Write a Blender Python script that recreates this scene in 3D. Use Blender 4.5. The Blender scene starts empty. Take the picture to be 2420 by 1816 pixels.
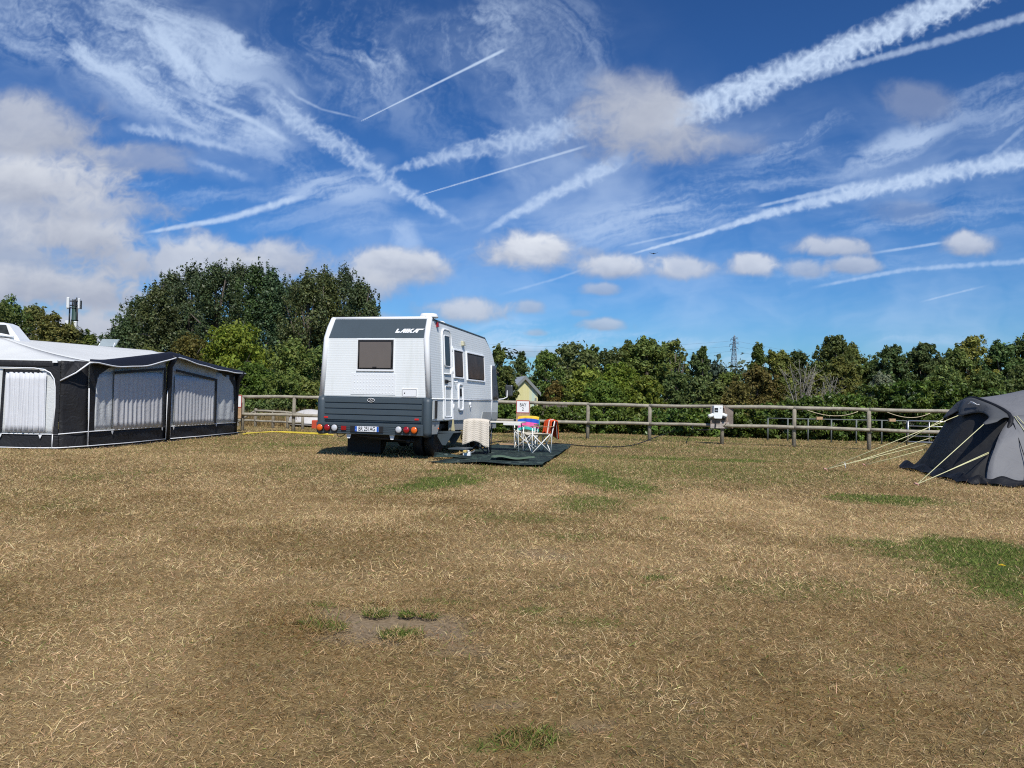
SUN_AZ_DEG, SUN_EL_DEG, SUN_E, SKY_E, EXPO = 167, 50, 4.2, .12, 0.12
SKY_GAMMA = 1.35; SKY_TINT = (.165, .30, .44)
import bpy, bmesh, math, random
import numpy as np
from mathutils import Vector, Matrix

sc = bpy.context.scene
COL = sc.collection
rng = np.random.default_rng(7)
random.seed(7)
R = math.radians

# ------------------------------------------------------------------ measuring
# The photograph was measured with a level-ish camera 1.2 m above the field (27 mm
# lens).  These helpers turn a measured bearing and distance into a place.
FPX = 1817.0
_p = math.atan(42 / FPX); _r = R(1.2)
_F = np.array([0, math.cos(_p), math.sin(_p)]); _U0 = np.array([0, -math.sin(_p), math.cos(_p)]); _R0 = np.array([1.0, 0, 0])
_RT = math.cos(_r) * _R0 + math.sin(_r) * _U0
_UP = math.cos(_r) * _U0 - math.sin(_r) * _R0
EYE = np.array([0, 0, 1.2])

def bearing(px, py):
    return _F + _RT * (px - 1210) / FPX - _UP * (py - 908) / FPX
def on_ground(px, py):
    d = bearing(px, py); t = -EYE[2] / d[2]; return EYE + d * t
def at_depth(px, py, Y):
    d = bearing(px, py); return EYE + d * (Y / d[1])
def gno(px, py):
    d = bearing(px, py); return d[0] / d[1], d[2] / d[1]

# ------------------------------------------------------------------ objects
def tag(o, label=None, cat=None, group=None, kind=None):
    if label: o['label'] = label
    if cat: o['category'] = cat
    if group: o['group'] = group
    if kind: o['kind'] = kind
    return o
def empty(name, loc=(0, 0, 0), rz=0.0, label=None, cat=None, group=None):
    o = bpy.data.objects.new(name, None); COL.objects.link(o)
    o.location = loc; o.rotation_euler = (0, 0, rz); o.empty_display_size = .1
    return tag(o, label, cat, group)
def link(name, me, m, parent=None):
    o = bpy.data.objects.new(name, me); COL.objects.link(o)
    if m is not None:
        for x in (m if isinstance(m, (list, tuple)) else [m]): me.materials.append(x)
    if parent: o.parent = parent
    return o

class MB:
    """collects shapes, becomes ONE mesh object"""
    def __init__(s): s.v = []; s.f = []; s.mi = []; s.sm = []
    def add(s, vs, fs, mi=0, smooth=False):
        b = len(s.v); s.v.extend([tuple(map(float, p)) for p in vs])
        for f in fs: s.f.append([b + i for i in f]); s.mi.append(mi); s.sm.append(smooth)
        return s
    def box(s, x0, x1, y0, y1, z0, z1, mi=0):
        v = [(x0,y0,z0),(x1,y0,z0),(x1,y1,z0),(x0,y1,z0),(x0,y0,z1),(x1,y0,z1),(x1,y1,z1),(x0,y1,z1)]
        return s.add(v, [(0,3,2,1),(4,5,6,7),(0,1,5,4),(1,2,6,5),(2,3,7,6),(3,0,4,7)], mi)
    def hexa(s, lo, hi, mi=0):
        """two quads (lists of four points), joined"""
        return s.add(list(lo) + list(hi), [(0,3,2,1),(4,5,6,7),(0,1,5,4),(1,2,6,5),(2,3,7,6),(3,0,4,7)], mi)
    def tube(s, path, r, n=8, mi=0, caps=True, smooth=True, flat=1.0):
        P = [Vector(p) for p in path]; k = len(P)
        rs = r if isinstance(r, (list, tuple)) else [r] * k
        vs = []; prev = None
        for i in range(k):
            t = (P[min(i + 1, k - 1)] - P[max(i - 1, 0)]).normalized()
            if prev is None:
                a = Vector((0, 0, 1)) if abs(t.z) < .9 else Vector((1, 0, 0))
                x = t.cross(a).normalized()
            else:
                x = (prev - t * prev.dot(t)).normalized()
            prev = x; y = t.cross(x)
            for j in range(n):
                an = 2 * math.pi * j / n
                vs.append(P[i] + x * math.cos(an) * rs[i] + y * math.sin(an) * rs[i] * flat)
        fs = [(i*n + j, i*n + (j+1) % n, (i+1)*n + (j+1) % n, (i+1)*n + j) for i in range(k-1) for j in range(n)]
        if caps: fs += [tuple(range(n))[::-1], tuple((k-1)*n + j for j in range(n))]
        return s.add(vs, fs, mi, smooth)
    def lathe(s, prof, n=16, mi=0, origin=(0, 0, 0), axis='z', smooth=True):
        """profile [(radius, height)]"""
        vs = []
        for r, h in prof:
            for j in range(n):
                a = 2 * math.pi * j / n; x, y = r * math.cos(a), r * math.sin(a)
                p = (x, y, h) if axis == 'z' else ((h, x, y) if axis == 'x' else (y, h, x))
                vs.append((p[0] + origin[0], p[1] + origin[1], p[2] + origin[2]))
        k = len(prof)
        fs = [(i*n + j, i*n + (j+1) % n, (i+1)*n + (j+1) % n, (i+1)*n + j) for i in range(k-1) for j in range(n)]
        fs += [tuple(range(n))[::-1], tuple((k-1)*n + j for j in range(n))]
        return s.add(vs, fs, mi, smooth)
    def prism(s, poly, place, depth, mi=0):
        """flat outline [(a,b)] -> place(a,b,c), c = 0 and c = depth"""
        n = len(poly)
        vs = [place(a, b, 0) for a, b in poly] + [place(a, b, depth) for a, b in poly]
        fs = [tuple(range(n))[::-1], tuple(range(n, 2*n))] + [(i, (i+1) % n, n + (i+1) % n, n + i) for i in range(n)]
        return s.add(vs, fs, mi)
    def grid(s, fn, nu, nv, mi=0, smooth=True):
        vs = [fn(i / nu, j / nv) for i in range(nu + 1) for j in range(nv + 1)]
        w = nv + 1
        fs = [(i*w + j, (i+1)*w + j, (i+1)*w + j + 1, i*w + j + 1) for i in range(nu) for j in range(nv)]
        return s.add(vs, fs, mi, smooth)
    def mesh(s, name):
        me = bpy.data.meshes.new(name)
        me.from_pydata(s.v, [], s.f)
        me.polygons.foreach_set('use_smooth', s.sm); me.polygons.foreach_set('material_index', s.mi)
        me.update()
        bm = bmesh.new(); bm.from_mesh(me)
        bmesh.ops.recalc_face_normals(bm, faces=bm.faces); bm.to_mesh(me); bm.free()
        return me
    def build(s, name, m, parent=None, bevel=0, solid=0, seg=2):
        o = link(name, s.mesh(name), m, parent)
        if solid:
            d = o.modifiers.new('thick', 'SOLIDIFY'); d.thickness = solid; d.offset = 0
        if bevel:
            b = o.modifiers.new('bevel', 'BEVEL'); b.width = bevel; b.segments = seg; b.limit_method = 'ANGLE'; b.angle_limit = R(35)
            b.harden_normals = False
        return o

def text_mesh(body, size, depth=.002, sx=1.0, bold=0.0):
    """lettering as a mesh lying in the XY plane, centred"""
    cu = bpy.data.curves.new('lettering', 'FONT'); cu.body = body; cu.size = size; cu.extrude = depth; cu.offset = bold
    cu.align_x = 'CENTER'; cu.align_y = 'CENTER'; cu.space_line = .95
    o = bpy.data.objects.new('lettering', cu); COL.objects.link(o)
    dg = bpy.context.evaluated_depsgraph_get(); dg.update()
    me = bpy.data.meshes.new_from_object(o.evaluated_get(dg))
    bpy.data.objects.remove(o); bpy.data.curves.remove(cu)
    me.transform(Matrix.Diagonal((sx, 1, 1, 1)))
    return me
def smoothstep(a, b, x):
    t = np.clip((x - a) / (b - a), 0, 1); return t * t * (3 - 2 * t)
def vnoise(x, y, seed=0):
    """smooth value noise, arrays in -> 0..1"""
    x = np.asarray(x, float); y = np.asarray(y, float)
    xi = np.floor(x).astype(np.int64); yi = np.floor(y).astype(np.int64); fx = x - xi; fy = y - yi
    def h(a, b):
        n = (a * 374761393 + b * 668265263 + seed * 974711) & 0xffffffff
        n = ((n ^ (n >> 13)) * 1274126177) & 0xffffffff
        return ((n ^ (n >> 16)) & 0xffff) / 65535.0
    fx = fx * fx * (3 - 2 * fx); fy = fy * fy * (3 - 2 * fy)
    return (h(xi, yi) * (1 - fx) + h(xi + 1, yi) * fx) * (1 - fy) + (h(xi, yi + 1) * (1 - fx) + h(xi + 1, yi + 1) * fx) * fy
def fbm(x, y, seed=0, octv=4):
    s = 0; a = .5; t = 0
    for i in range(octv):
        s = s + a * vnoise(x * 2 ** i, y * 2 ** i, seed + i * 17); t += a; a *= .55
    return s / t

# ------------------------------------------------------------------ materials
def mat(name, base, rough=.5, metal=0., var=.08, nscale=6., bump=0., bscale=60., spec=.5, trans=0., coat=0., dirt=0., emit=None):
    m = bpy.data.materials.new(name); m.use_nodes = True
    nt = m.node_tree; b = nt.nodes['Principled BSDF']
    b.inputs['Roughness'].default_value = rough; b.inputs['Metallic'].default_value = metal
    b.inputs['Specular IOR Level'].default_value = spec
    if coat: b.inputs['Coat Weight'].default_value = coat
    tc = nt.nodes.new('ShaderNodeTexCoord')
    n = nt.nodes.new('ShaderNodeTexNoise'); n.inputs['Scale'].default_value = nscale; n.inputs['Detail'].default_value = 5
    nt.links.new(tc.outputs['Object'], n.inputs['Vector'])
    mx = nt.nodes.new('ShaderNodeMix'); mx.data_type = 'RGBA'
    lo = [max(0, c * (1 - var * 1.6)) for c in base]; hi = [min(1, c * (1 + var * 1.6)) for c in base]
    mx.inputs[6].default_value = (*lo, 1); mx.inputs[7].default_value = (*hi, 1)
    nt.links.new(n.outputs['Fac'], mx.inputs[0])
    nt.links.new(mx.outputs[2], b.inputs['Base Color'])
    if bump:
        n2 = nt.nodes.new('ShaderNodeTexNoise'); n2.inputs['Scale'].default_value = bscale; n2.inputs['Detail'].default_value = 4
        nt.links.new(tc.outputs['Object'], n2.inputs['Vector'])
        bp = nt.nodes.new('ShaderNodeBump'); bp.inputs['Strength'].default_value = bump; bp.inputs['Distance'].default_value = .02
        nt.links.new(n2.outputs['Fac'], bp.inputs['Height']); nt.links.new(bp.outputs[0], b.inputs['Normal'])
    if trans:
        out = nt.nodes['Material Output']; t = nt.nodes.new('ShaderNodeBsdfTranslucent'); ms = nt.nodes.new('ShaderNodeMixShader')
        nt.links.new(mx.outputs[2], t.inputs[0]); ms.inputs[0].default_value = trans
        nt.links.new(b.outputs[0], ms.inputs[1]); nt.links.new(t.outputs[0], ms.inputs[2]); nt.links.new(ms.outputs[0], out.inputs[0])
    return m

def foliage(name, base, trans=.28, rough=.5, spec=.35):
    """leaf colour = base x per-leaf tint stored on the mesh"""
    m = bpy.data.materials.new(name); m.use_nodes = True
    nt = m.node_tree; b = nt.nodes['Principled BSDF']
    at = nt.nodes.new('ShaderNodeAttribute'); at.attribute_name = 'tint'
    mx = nt.nodes.new('ShaderNodeMix'); mx.data_type = 'RGBA'; mx.blend_type = 'MULTIPLY'; mx.inputs[0].default_value = 1
    mx.inputs[6].default_value = (*base, 1); nt.links.new(at.outputs['Color'], mx.inputs[7])
    nt.links.new(mx.outputs[2], b.inputs['Base Color'])
    b.inputs['Roughness'].default_value = rough; b.inputs['Specular IOR Level'].default_value = spec
    out = nt.nodes['Material Output']; t = nt.nodes.new('ShaderNodeBsdfTranslucent'); ms = nt.nodes.new('ShaderNodeMixShader')
    nt.links.new(mx.outputs[2], t.inputs[0]); ms.inputs[0].default_value = trans
    nt.links.new(b.outputs[0], ms.inputs[1]); nt.links.new(t.outputs[0], ms.inputs[2]); nt.links.new(ms.outputs[0], out.inputs[0])
    return m

def raw_mesh(name, verts, quads=None, tris=None, col=None, colname='tint', smooth=False):
    """fast mesh from numpy arrays"""
    me = bpy.data.meshes.new(name)
    parts = []; tot = []
    if quads is not None: parts.append(quads.reshape(-1)); tot.append(np.full(len(quads), 4))
    if tris is not None: parts.append(tris.reshape(-1)); tot.append(np.full(len(tris), 3))
    loops = np.concatenate(parts).astype(np.int32); tot = np.concatenate(tot).astype(np.int32)
    start = np.concatenate([[0], np.cumsum(tot)[:-1]]).astype(np.int32)
    me.vertices.add(len(verts)); me.vertices.foreach_set('co', verts.astype(np.float32).reshape(-1))
    me.loops.add(len(loops)); me.loops.foreach_set('vertex_index', loops)
    me.polygons.add(len(tot)); me.polygons.foreach_set('loop_start', start)
    if smooth: me.polygons.foreach_set('use_smooth', np.ones(len(tot), bool))
    me.update(calc_edges=True)
    if col is not None:
        a = me.color_attributes.new(colname, 'FLOAT_COLOR', 'POINT')
        c = np.ones((len(verts), 4), np.float32); c[:, :3] = col
        a.data.foreach_set('color', c.reshape(-1))
    return me
# ------------------------------------------------------------------ camera, sun, sky
cam_d = bpy.data.cameras.new('camera'); cam = bpy.data.objects.new('camera', cam_d); COL.objects.link(cam)
cam_d.sensor_width = 36; cam_d.lens = 36 * FPX / 2420; cam_d.clip_end = 5000; cam_d.clip_start = .05
M = Matrix(((_RT[0], _UP[0], -_F[0], 0), (_RT[1], _UP[1], -_F[1], 0), (_RT[2], _UP[2], -_F[2], 1.2), (0, 0, 0, 1)))
cam.matrix_world = M
sc.camera = cam

SUN_AZ, SUN_EL = R(SUN_AZ_DEG), R(SUN_EL_DEG)      # clockwise from +Y
sun_d = bpy.data.lights.new('sun', 'SUN'); sun_d.energy = SUN_E; sun_d.angle = R(.5); sun_d.color = (1, .955, .89)
sun = bpy.data.objects.new('sun', sun_d); COL.objects.link(sun)
_L = Vector((math.sin(SUN_AZ) * math.cos(SUN_EL), math.cos(SUN_AZ) * math.cos(SUN_EL), math.sin(SUN_EL)))
sun.rotation_euler = (-_L).to_track_quat('-Z', 'Y').to_euler(); sun.location = (0, 0, 60)

world = bpy.data.worlds.new('World'); sc.world = world; world.use_nodes = True
WT = world.node_tree; WN = WT.nodes; WL = WT.links
sky = WN.new('ShaderNodeTexSky'); sky.sky_type = 'NISHITA'; sky.sun_disc = False
sky.sun_elevation = SUN_EL; sky.sun_rotation = SUN_AZ
sky.air_density = 1.0; sky.dust_density = .6; sky.ozone_density = 2.0; sky.altitude = 0
gam = WN.new('ShaderNodeGamma'); WL.new(sky.outputs[0], gam.inputs[0]); gam.inputs[1].default_value = SKY_GAMMA
tn = WN.new('ShaderNodeMix'); tn.data_type = 'RGBA'; tn.blend_type = 'MULTIPLY'; tn.inputs[0].default_value = 1
WL.new(gam.outputs[0], tn.inputs[6]); tn.inputs[7].default_value = (*SKY_TINT, 1)
bg = WN['Background']; WL.new(tn.outputs[2], bg.inputs[0]); bg.inputs[1].default_value = SKY_E

sc.view_settings.view_transform = 'Standard'; sc.view_settings.look = 'None'; sc.view_settings.exposure = EXPO; sc.view_settings.gamma = 1
sc.render.engine = 'CYCLES'
cy = sc.cycles
cy.max_bounces = 6; cy.diffuse_bounces = 3; cy.glossy_bounces = 2; cy.transmission_bounces = 4; cy.transparent_max_bounces = 8
cy.caustics_reflective = False; cy.caustics_refractive = False
cy.use_denoising = False; cy.pixel_filter_type = 'BLACKMAN_HARRIS'; cy.filter_width = 1.12; cy.adaptive_threshold = .006
# ------------------------------------------------------------------ clouds and contrails
# One thin shell of ice and water cloud far out over the field, clear air between.
def grad_noise(x, y, seed=0):
    xi = np.floor(x).astype(np.int64); yi = np.floor(y).astype(np.int64); fx = x - xi; fy = y - yi
    def g(a, b, px, py):
        n = (a * 374761393 + b * 668265263 + seed * 1442695041) & 0xffffffff
        n = ((n ^ (n >> 13)) * 1274126177) & 0xffffffff; n = n ^ (n >> 16)
        an = (n & 0xffff) * (2 * np.pi / 65536.0)
        return np.cos(an) * px + np.sin(an) * py
    u = fx * fx * fx * (fx * (fx * 6 - 15) + 10); v = fy * fy * fy * (fy * (fy * 6 - 15) + 10)
    a = g(xi, yi, fx, fy); b = g(xi + 1, yi, fx - 1, fy); c = g(xi, yi + 1, fx, fy - 1); d = g(xi + 1, yi + 1, fx - 1, fy - 1)
    return ((a * (1 - u) + b * u) * (1 - v) + (c * (1 - u) + d * u) * v) * 1.4
def gfbm(x, y, seed=0, octv=5, gain=.5, billow=False):
    s = 0.; a = 1.; t = 0.
    for i in range(octv):
        n = grad_noise(x * 2 ** i + i * 7.3, y * 2 ** i - i * 3.1, seed + i * 13)
        s = s + a * ((np.abs(n) * 2 - .6) if billow else n); t += a; a *= gain
    return s / t * 1.5                                   # about -1 .. 1
def paint_clouds(gu, gv):
    """directions (east/north, up/north) -> cover, colour"""
    S = lambda a, b, x: smoothstep(a, b, x) if a < b else 1 - smoothstep(b, a, x)
    wx = gfbm(gu * 7, gv * 9, 1, 4) ; wy = gfbm(gu * 7 + 40, gv * 9, 2, 4)
    w2x = gfbm(gu * 30, gv * 30, 3, 3); w2y = gfbm(gu * 30 + 9, gv * 30 + 5, 4, 3)
    puff = gfbm(gu * 62 + w2x * .2, gv * 62 + w2y * .2, 5, 3, .45, True)      # cauliflower
    fine = gfbm(gu * 150 + w2x, gv * 150 + w2y, 6, 4, .6)
    def streak(deg, along, across, seed, warp=.05, octv=6):
        k, q = math.cos(R(deg)), math.sin(R(deg)); x = gu + wx * warp * .6 + w2x * .003; y = gv + wy * warp * .6 + w2y * .003
        return gfbm((x * k + y * q) * along, (-x * q + y * k) * across, seed, octv, .6)
    fibA = streak(-27, 6, 20, 10, .05); fibB = streak(-62, 6, 16, 11, .09); hor = streak(10, 4, 34, 12, .025); fibC = streak(24, 5, 28, 13, .04)
    veil = gfbm(gu * 3 + wx * .4, gv * 6 + wy * .4, 14, 5)
    thin = np.zeros_like(gu)
    def screen(x):
        nonlocal thin
        thin = thin + np.clip(x, 0, 1) * (1 - thin)
    def patch(c, rx, ry, ang, inten, n, lo=-.15, hi=.75, soft=1.0):
        u, v = gno(*c); a = R(ang); k, q = math.cos(a), math.sin(a)
        du, dv = gu - u + wx * .012, gv - v + wy * .012
        e = ((du * k + dv * q) * FPX / rx) ** 2 + ((-du * q + dv * k) * FPX / ry) ** 2
        screen(S(1.0, .0, e) * S(lo, hi, n + .2 * fine) * inten)
    def trail(pts, w, inten, rag=.4, dens=.5, ends=(40, 40), soft=.35, up=0., cell=None):
        """pts in photo measure, w half width; ragged puffs, fades at the ends; up: crisp upper edge"""
        q = [gno(*p) for p in pts]; seg = [math.dist(a, b) for a, b in zip(q, q[1:])]; tot = sum(seg) * FPX
        best = np.full(gu.shape, 9.); along = np.zeros_like(gu); side = np.zeros_like(gu); acc = 0.
        for i, ((u0, v0), (u1, v1)) in enumerate(zip(q, q[1:])):
            L = seg[i]; tx, ty = (u1 - u0) / L, (v1 - v0) / L
            t = (gu - u0) * tx + (gv - v0) * ty; s = -(gu - u0) * ty + (gv - v0) * tx
            tc = np.clip(t, -.2 if i == 0 else 0, L + .2 if i == len(seg) - 1 else L); d = np.hypot(t - tc, s)
            ww = .78 * (w[i] + (w[i + 1] - w[i]) * np.clip(tc / L, 0, 1)) / FPX
            k = d / ww < best
            best = np.where(k, d / ww, best); along = np.where(k, (acc + tc) * FPX, along); side = np.where(k, np.sign(s) * d / ww, side)
            acc += L
        r = best + rag * (puff * .48 + fine * .2) * (1. - up * np.sign(side) * .5) + .12 * w2x
        prof = S(1.32, soft * .55, r) * S(-ends[0] * .4, ends[0], along + 14 * w2y) * S(tot + ends[1] * .4, tot - ends[1], along + 14 * w2x)
        den = 1 - dens * np.clip(.45 + .55 * puff + .22 * fine, 0, 1)
        screen(prof * den * inten)
    # ice haze and fibrous cirrus
    screen(S(-.5, 1.1, veil + .25 * fibA) * .3 * S(.0, .3, gv) * S(.45, .0, gu + .9 * (gv - .3)))
    screen(S(-.6, 1.0, veil + .3 * hor) * .34 * S(.0, .12, gv) * S(-.3, .2, gu) * S(.46, .30, gv))
    patch((330, 105), 500, 185, -27, .8, fibA, -.6, .6)
    patch((460, 205), 330, 75, -31, .6, fibA, -.6, .5)
    patch((330, 200), 330, 45, -30, .35, fibA, -.3, .6)
    patch((60, 60), 300, 120, -18, .45, fibA, -.4, .7)
    patch((575, 108), 120, 52, -18, .62, fibA, -.5, .5)
    patch((780, 100), 260, 180, -60, .4, fibB, -.3, .8)
    patch((900, 110), 90, 150, -20, .3, fibB, -.1, .6)
    patch((1120, 80), 150, 100, 30, .48, fibB, -.25, .6)
    patch((1290, 110), 200, 210, -70, .42, fibB, -.4, .8)
    patch((1060, 230), 460, 190, -30, .26, fibB, -.4, .8)
    patch((800, 450), 170, 52, -6, .55, hor, -.4, .5)
    patch((720, 500), 330, 70, -8, .26, hor, -.3, .7)
    patch((2110, 345), 170, 48, 27, .62, fibC, -.5, .5)
    patch((1880, 335), 190, 80, 12, .42, fibC, -.2, .6)
    patch((2330, 240), 260, 75, 25, .36, fibC, -.3, .7)
    patch((2380, 320), 120, 70, 45, .35, fibC, -.2, .6)
    patch((1720, 465), 420, 80, 12, .38, hor, -.35, .7)
    patch((2250, 515), 360, 70, 5, .34, hor, -.25, .7)
    patch((1560, 520), 440, 70, 8, .26, hor, -.2, .7)
    patch((1300, 560), 600, 110, 4, .15, hor, -.2, .8)
    patch((560, 330), 330, 60, -20, .3, fibA, -.1, .7)
    patch((960, 575), 40, 75, 20, .42, fibB, -.4, .5)
    patch((500, 572), 220, 20, -3, .5, hor, -.5, .4)
    patch((430, 470), 260, 50, -12, .22, hor, -.1, .7)
    patch((1960, 640), 360, 60, 6, .2, hor, -.1, .7)
    patch((1430, 812), 360, 30, 2, .5, hor, -.5, .5)
    patch((1240, 800), 220, 60, 3, .4, hor, -.3, .6)
    patch((1730, 850), 130, 34, 3, .45, hor, -.5, .5)
    patch((2170, 808), 170, 20, 2, .25, hor, -.3, .5)
    # contrails
    trail([(849, 288), (1195, 116)], [1.1, 5.5], .85, .12, .12, (8, 22))
    trail([(905, 408), (1060, 366), (1210, 335), (1420, 282)], [7, 24, 36, 42], .62, .85, .7, (60, 100), .2)
    trail([(1540, 290), (1760, 206), (1940, 137), (2170, 40), (2360, -50)], [40, 42, 42, 44, 50], .97, .6, .5, (40, 20), .45, .6)
    trail([(1560, 300), (1700, 262), (1840, 215)], [16, 30, 22], .5, .8, .6, (30, 60), .2)
    trail([(1850, 190), (2030, 150), (2200, 103), (2480, 23)], [28, 11, 13, 16], .52, .5, .4, (130, 20), .3)
    trail([(1478, 604), (1660, 553), (1800, 508), (2030, 452), (2230, 408), (2520, 359)], [3, 7, 13, 24, 28, 31], .86, .55, .42, (50, 20), .35, .5)
    trail([(1780, 490), (2060, 428)], [4, 12], .6, .5, .4, (30, 80))
    trail([(1470, 582), (1640, 546)], [3, 4], .4, .5, .3, (40, 40))
    trail([(1930, 677), (2140, 637), (2520, 610)], [5, 7, 11], .48, .6, .4, (60, 20), .2)
    trail([(2180, 712), (2325, 676)], [3, 3], .42, .4, .3, (30, 50))
    trail([(2050, 600), (2240, 571)], [5, 4], .55, .4, .3, (60, 50))
    trail([(1145, 546), (1300, 460), (1480, 372)], [9, 20, 28], .7, .6, .5, (50, 50), .3, .5)
    trail([(993, 461), (1385, 345)], [1.3, 4.5], .68, .2, .2, (15, 30))
    trail([(345, 549), (450, 532), (547, 514), (656, 481), (738, 455)], [5, 9, 11, 13, 12], .82, .45, .35, (25, 50), .25)
    trail([(400, 200), (505, 247), (602, 288), (690, 340)], [18, 10, 9, 7], .55, .4, .3, (120, 60), .1)
    trail([(600, 205), (700, 285), (820, 355), (930, 437), (1090, 530)], [30, 33, 33, 26, 8], .66, .7, .75, (80, 90), .25)
    trail([(285, 298), (410, 316), (580, 360)], [12, 20, 6], .55, .9, .4, (50, 60), .0)
    trail([(450, 376), (600, 424)], [10, 13], .35, .9, .4, (50, 60), .0)
    trail([(1195, 692), (1310, 660), (1390, 632)], [5, 4, 4], .3, .6, .3, (50, 30), .1)
    trail([(668, 195), (700, 228), (760, 258), (860, 282)], [8, 6, 4, 2], .38, .5, .2, (40, 60), .1)
    trail([(2340, 370), (2430, 290)], [6, 7], .3, .7, .3, (30, 30), .1)
    # cumulus: soft flat-based heaps, lit tops, greyer bases
    n1 = gfbm(gu * 9 + wx * .3, gv * 12 + wy * .3, 20, 5, .55); n2 = gfbm(gu * 24 + w2x * .3, gv * 28 + w2y * .3, 21, 5, .6, True)
    edge = n1 * .42 - n2 * .24 + fine * .03; body = gfbm(gu * 10, gv * 20 + wy * .5, 22, 5, .55)
    cover = np.zeros_like(gu); shade = np.zeros_like(gu)
    for (cx, cy), rx, ry, a, br, *o in [
            ((440, 645), 270, 110, .9, .66), ((40, 830), 520, 130, 1., .3, 1.), ((60, 560), 330, 300, .85, .36, 1.), ((60, 790), 460, 90, .97, .4), ((60, 690), 360, 80, .97, .46), ((165, 565), 250, 90, .96, .56),
            ((70, 445), 290, 84, .93, .62), ((50, 310), 270, 110, .88, .38), ((330, 385), 190, 60, .5, .38), ((240, 500), 200, 60, .7, .5),
            ((640, 620), 170, 72, .85, .66), ((930, 645), 185, 66, .9, .86), ((1245, 606), 165, 66, .93, 1.0), ((820, 690), 160, 60, .75, .5),
            ((1462, 637), 118, 46, .85, .9), ((1625, 644), 88, 42, .78, .82), ((1420, 687), 55, 22, .6, .72),
            ((1395, 598), 46, 22, .4, .5), ((1775, 636), 66, 38, .82, .9), ((1985, 590), 112, 38, .78, .74), ((2020, 632), 92, 32, .72, .78),
            ((1905, 642), 66, 32, .6, .74), ((2292, 584), 76, 44, .78, .82), ((1510, 292), 230, 95, .9, .42, 1.0), ((1490, 240), 130, 100, .7, .34, 1.0), ((1580, 330), 160, 70, .6, .3, 1.),
            ((1720, 345), 140, 50, .4, .36), ((2170, 240), 110, 60, .36, .36, 1.), ((2150, 502), 120, 42, .28, .36, 1.),
            ((1085, 740), 150, 50, .85, .68), ((1250, 732), 46, 26, .62, .62), ((1425, 772), 66, 22, .68, .62), ((1370, 742), 40, 14, .3, .5),
            ((1265, 788), 34, 14, .5, .6), ((1270, 838), 160, 20, .45, .3), ((880, 770), 170, 40, .65, .42)]:
        u, v = gno(cx, cy); ex = (gu - u) * FPX / rx; ey = (gv - v) * FPX / ry
        ef = np.maximum(ey, -ey * (o[0] if o else 1.75))
        q = np.sqrt(ex * ex + ef * ef) - edge * 1.0 - n2 * .12 * np.clip(ey + .3, 0, 1); lo_ = .26 + (.30 if br > .6 else .12) * np.clip(ey * 1.6 + .1, 0, 1); t_ = np.clip((1.06 - q) / (1.06 - lo_), 0, 1); m = t_ * t_ * (3 - 2 * t_) * a
        b = S(-.75, .95, ey * .85 + body * .5 - n2 * .12 + .02) * br
        shade = shade + m * (b - shade); cover = cover + m * (1 - cover)
    ice = np.array([.57, .70, .90]); lo = np.array([.33, .37, .475]); hi = np.array([.79, .82, .87])
    ccol = lo + (hi - lo) * np.clip(shade, 0, 1.1)[..., None]
    tot = cover + thin * .93 * (1 - cover)
    colr = (ccol * cover[..., None] + ice * (thin * .93 * (1 - cover))[..., None]) / np.maximum(tot, 1e-4)[..., None]
    colr = np.where(tot[..., None] > 1e-3, colr, ice)
    return tot, colr
def build_sky():
    us = np.linspace(-.92, .92, 1500); vs = np.linspace(-.06, .62, 560)
    gu, gv = np.meshgrid(us, vs)
    cov, colr = paint_clouds(gu, gv)
    fade = smoothstep(-.92, -.84, gu) * (1 - smoothstep(.84, .92, gu)) * (1 - smoothstep(.56, .62, gv))
    cov = cov * fade
    d = np.stack([gu, np.ones_like(gu), gv], -1); d /= np.linalg.norm(d, axis=-1, keepdims=True)
    v = (d * 3000).reshape(-1, 3)
    h, w = gu.shape; i = np.arange(h * w).reshape(h, w)
    q = np.stack([i[:-1, :-1], i[:-1, 1:], i[1:, 1:], i[1:, :-1]], -1).reshape(-1, 4)
    me = raw_mesh('sky', v, q, smooth=True)
    a = me.color_attributes.new('cloud', 'FLOAT_COLOR', 'POINT')
    a.data.foreach_set('color', np.concatenate([colr.reshape(-1, 3), cov.reshape(-1, 1)], 1).astype(np.float32).reshape(-1))
    m = bpy.data.materials.new('cloud'); m.use_nodes = True; nt = m.node_tree
    for n in list(nt.nodes):
        if n.type == 'BSDF_PRINCIPLED': nt.nodes.remove(n)
    at = nt.nodes.new('ShaderNodeAttribute'); at.attribute_name = 'cloud'
    em = nt.nodes.new('ShaderNodeEmission'); tr = nt.nodes.new('ShaderNodeBsdfTransparent'); ms = nt.nodes.new('ShaderNodeMixShader')
    nt.links.new(at.outputs['Color'], em.inputs[0]); nt.links.new(at.outputs['Alpha'], ms.inputs[0])
    nt.links.new(tr.outputs[0], ms.inputs[1]); nt.links.new(em.outputs[0], ms.inputs[2]); nt.links.new(ms.outputs[0], nt.nodes['Material Output'].inputs[0])
    m.cycles.emission_sampling = 'NONE'
    tag(link('sky', me, m), kind='structure')
build_sky()
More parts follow.
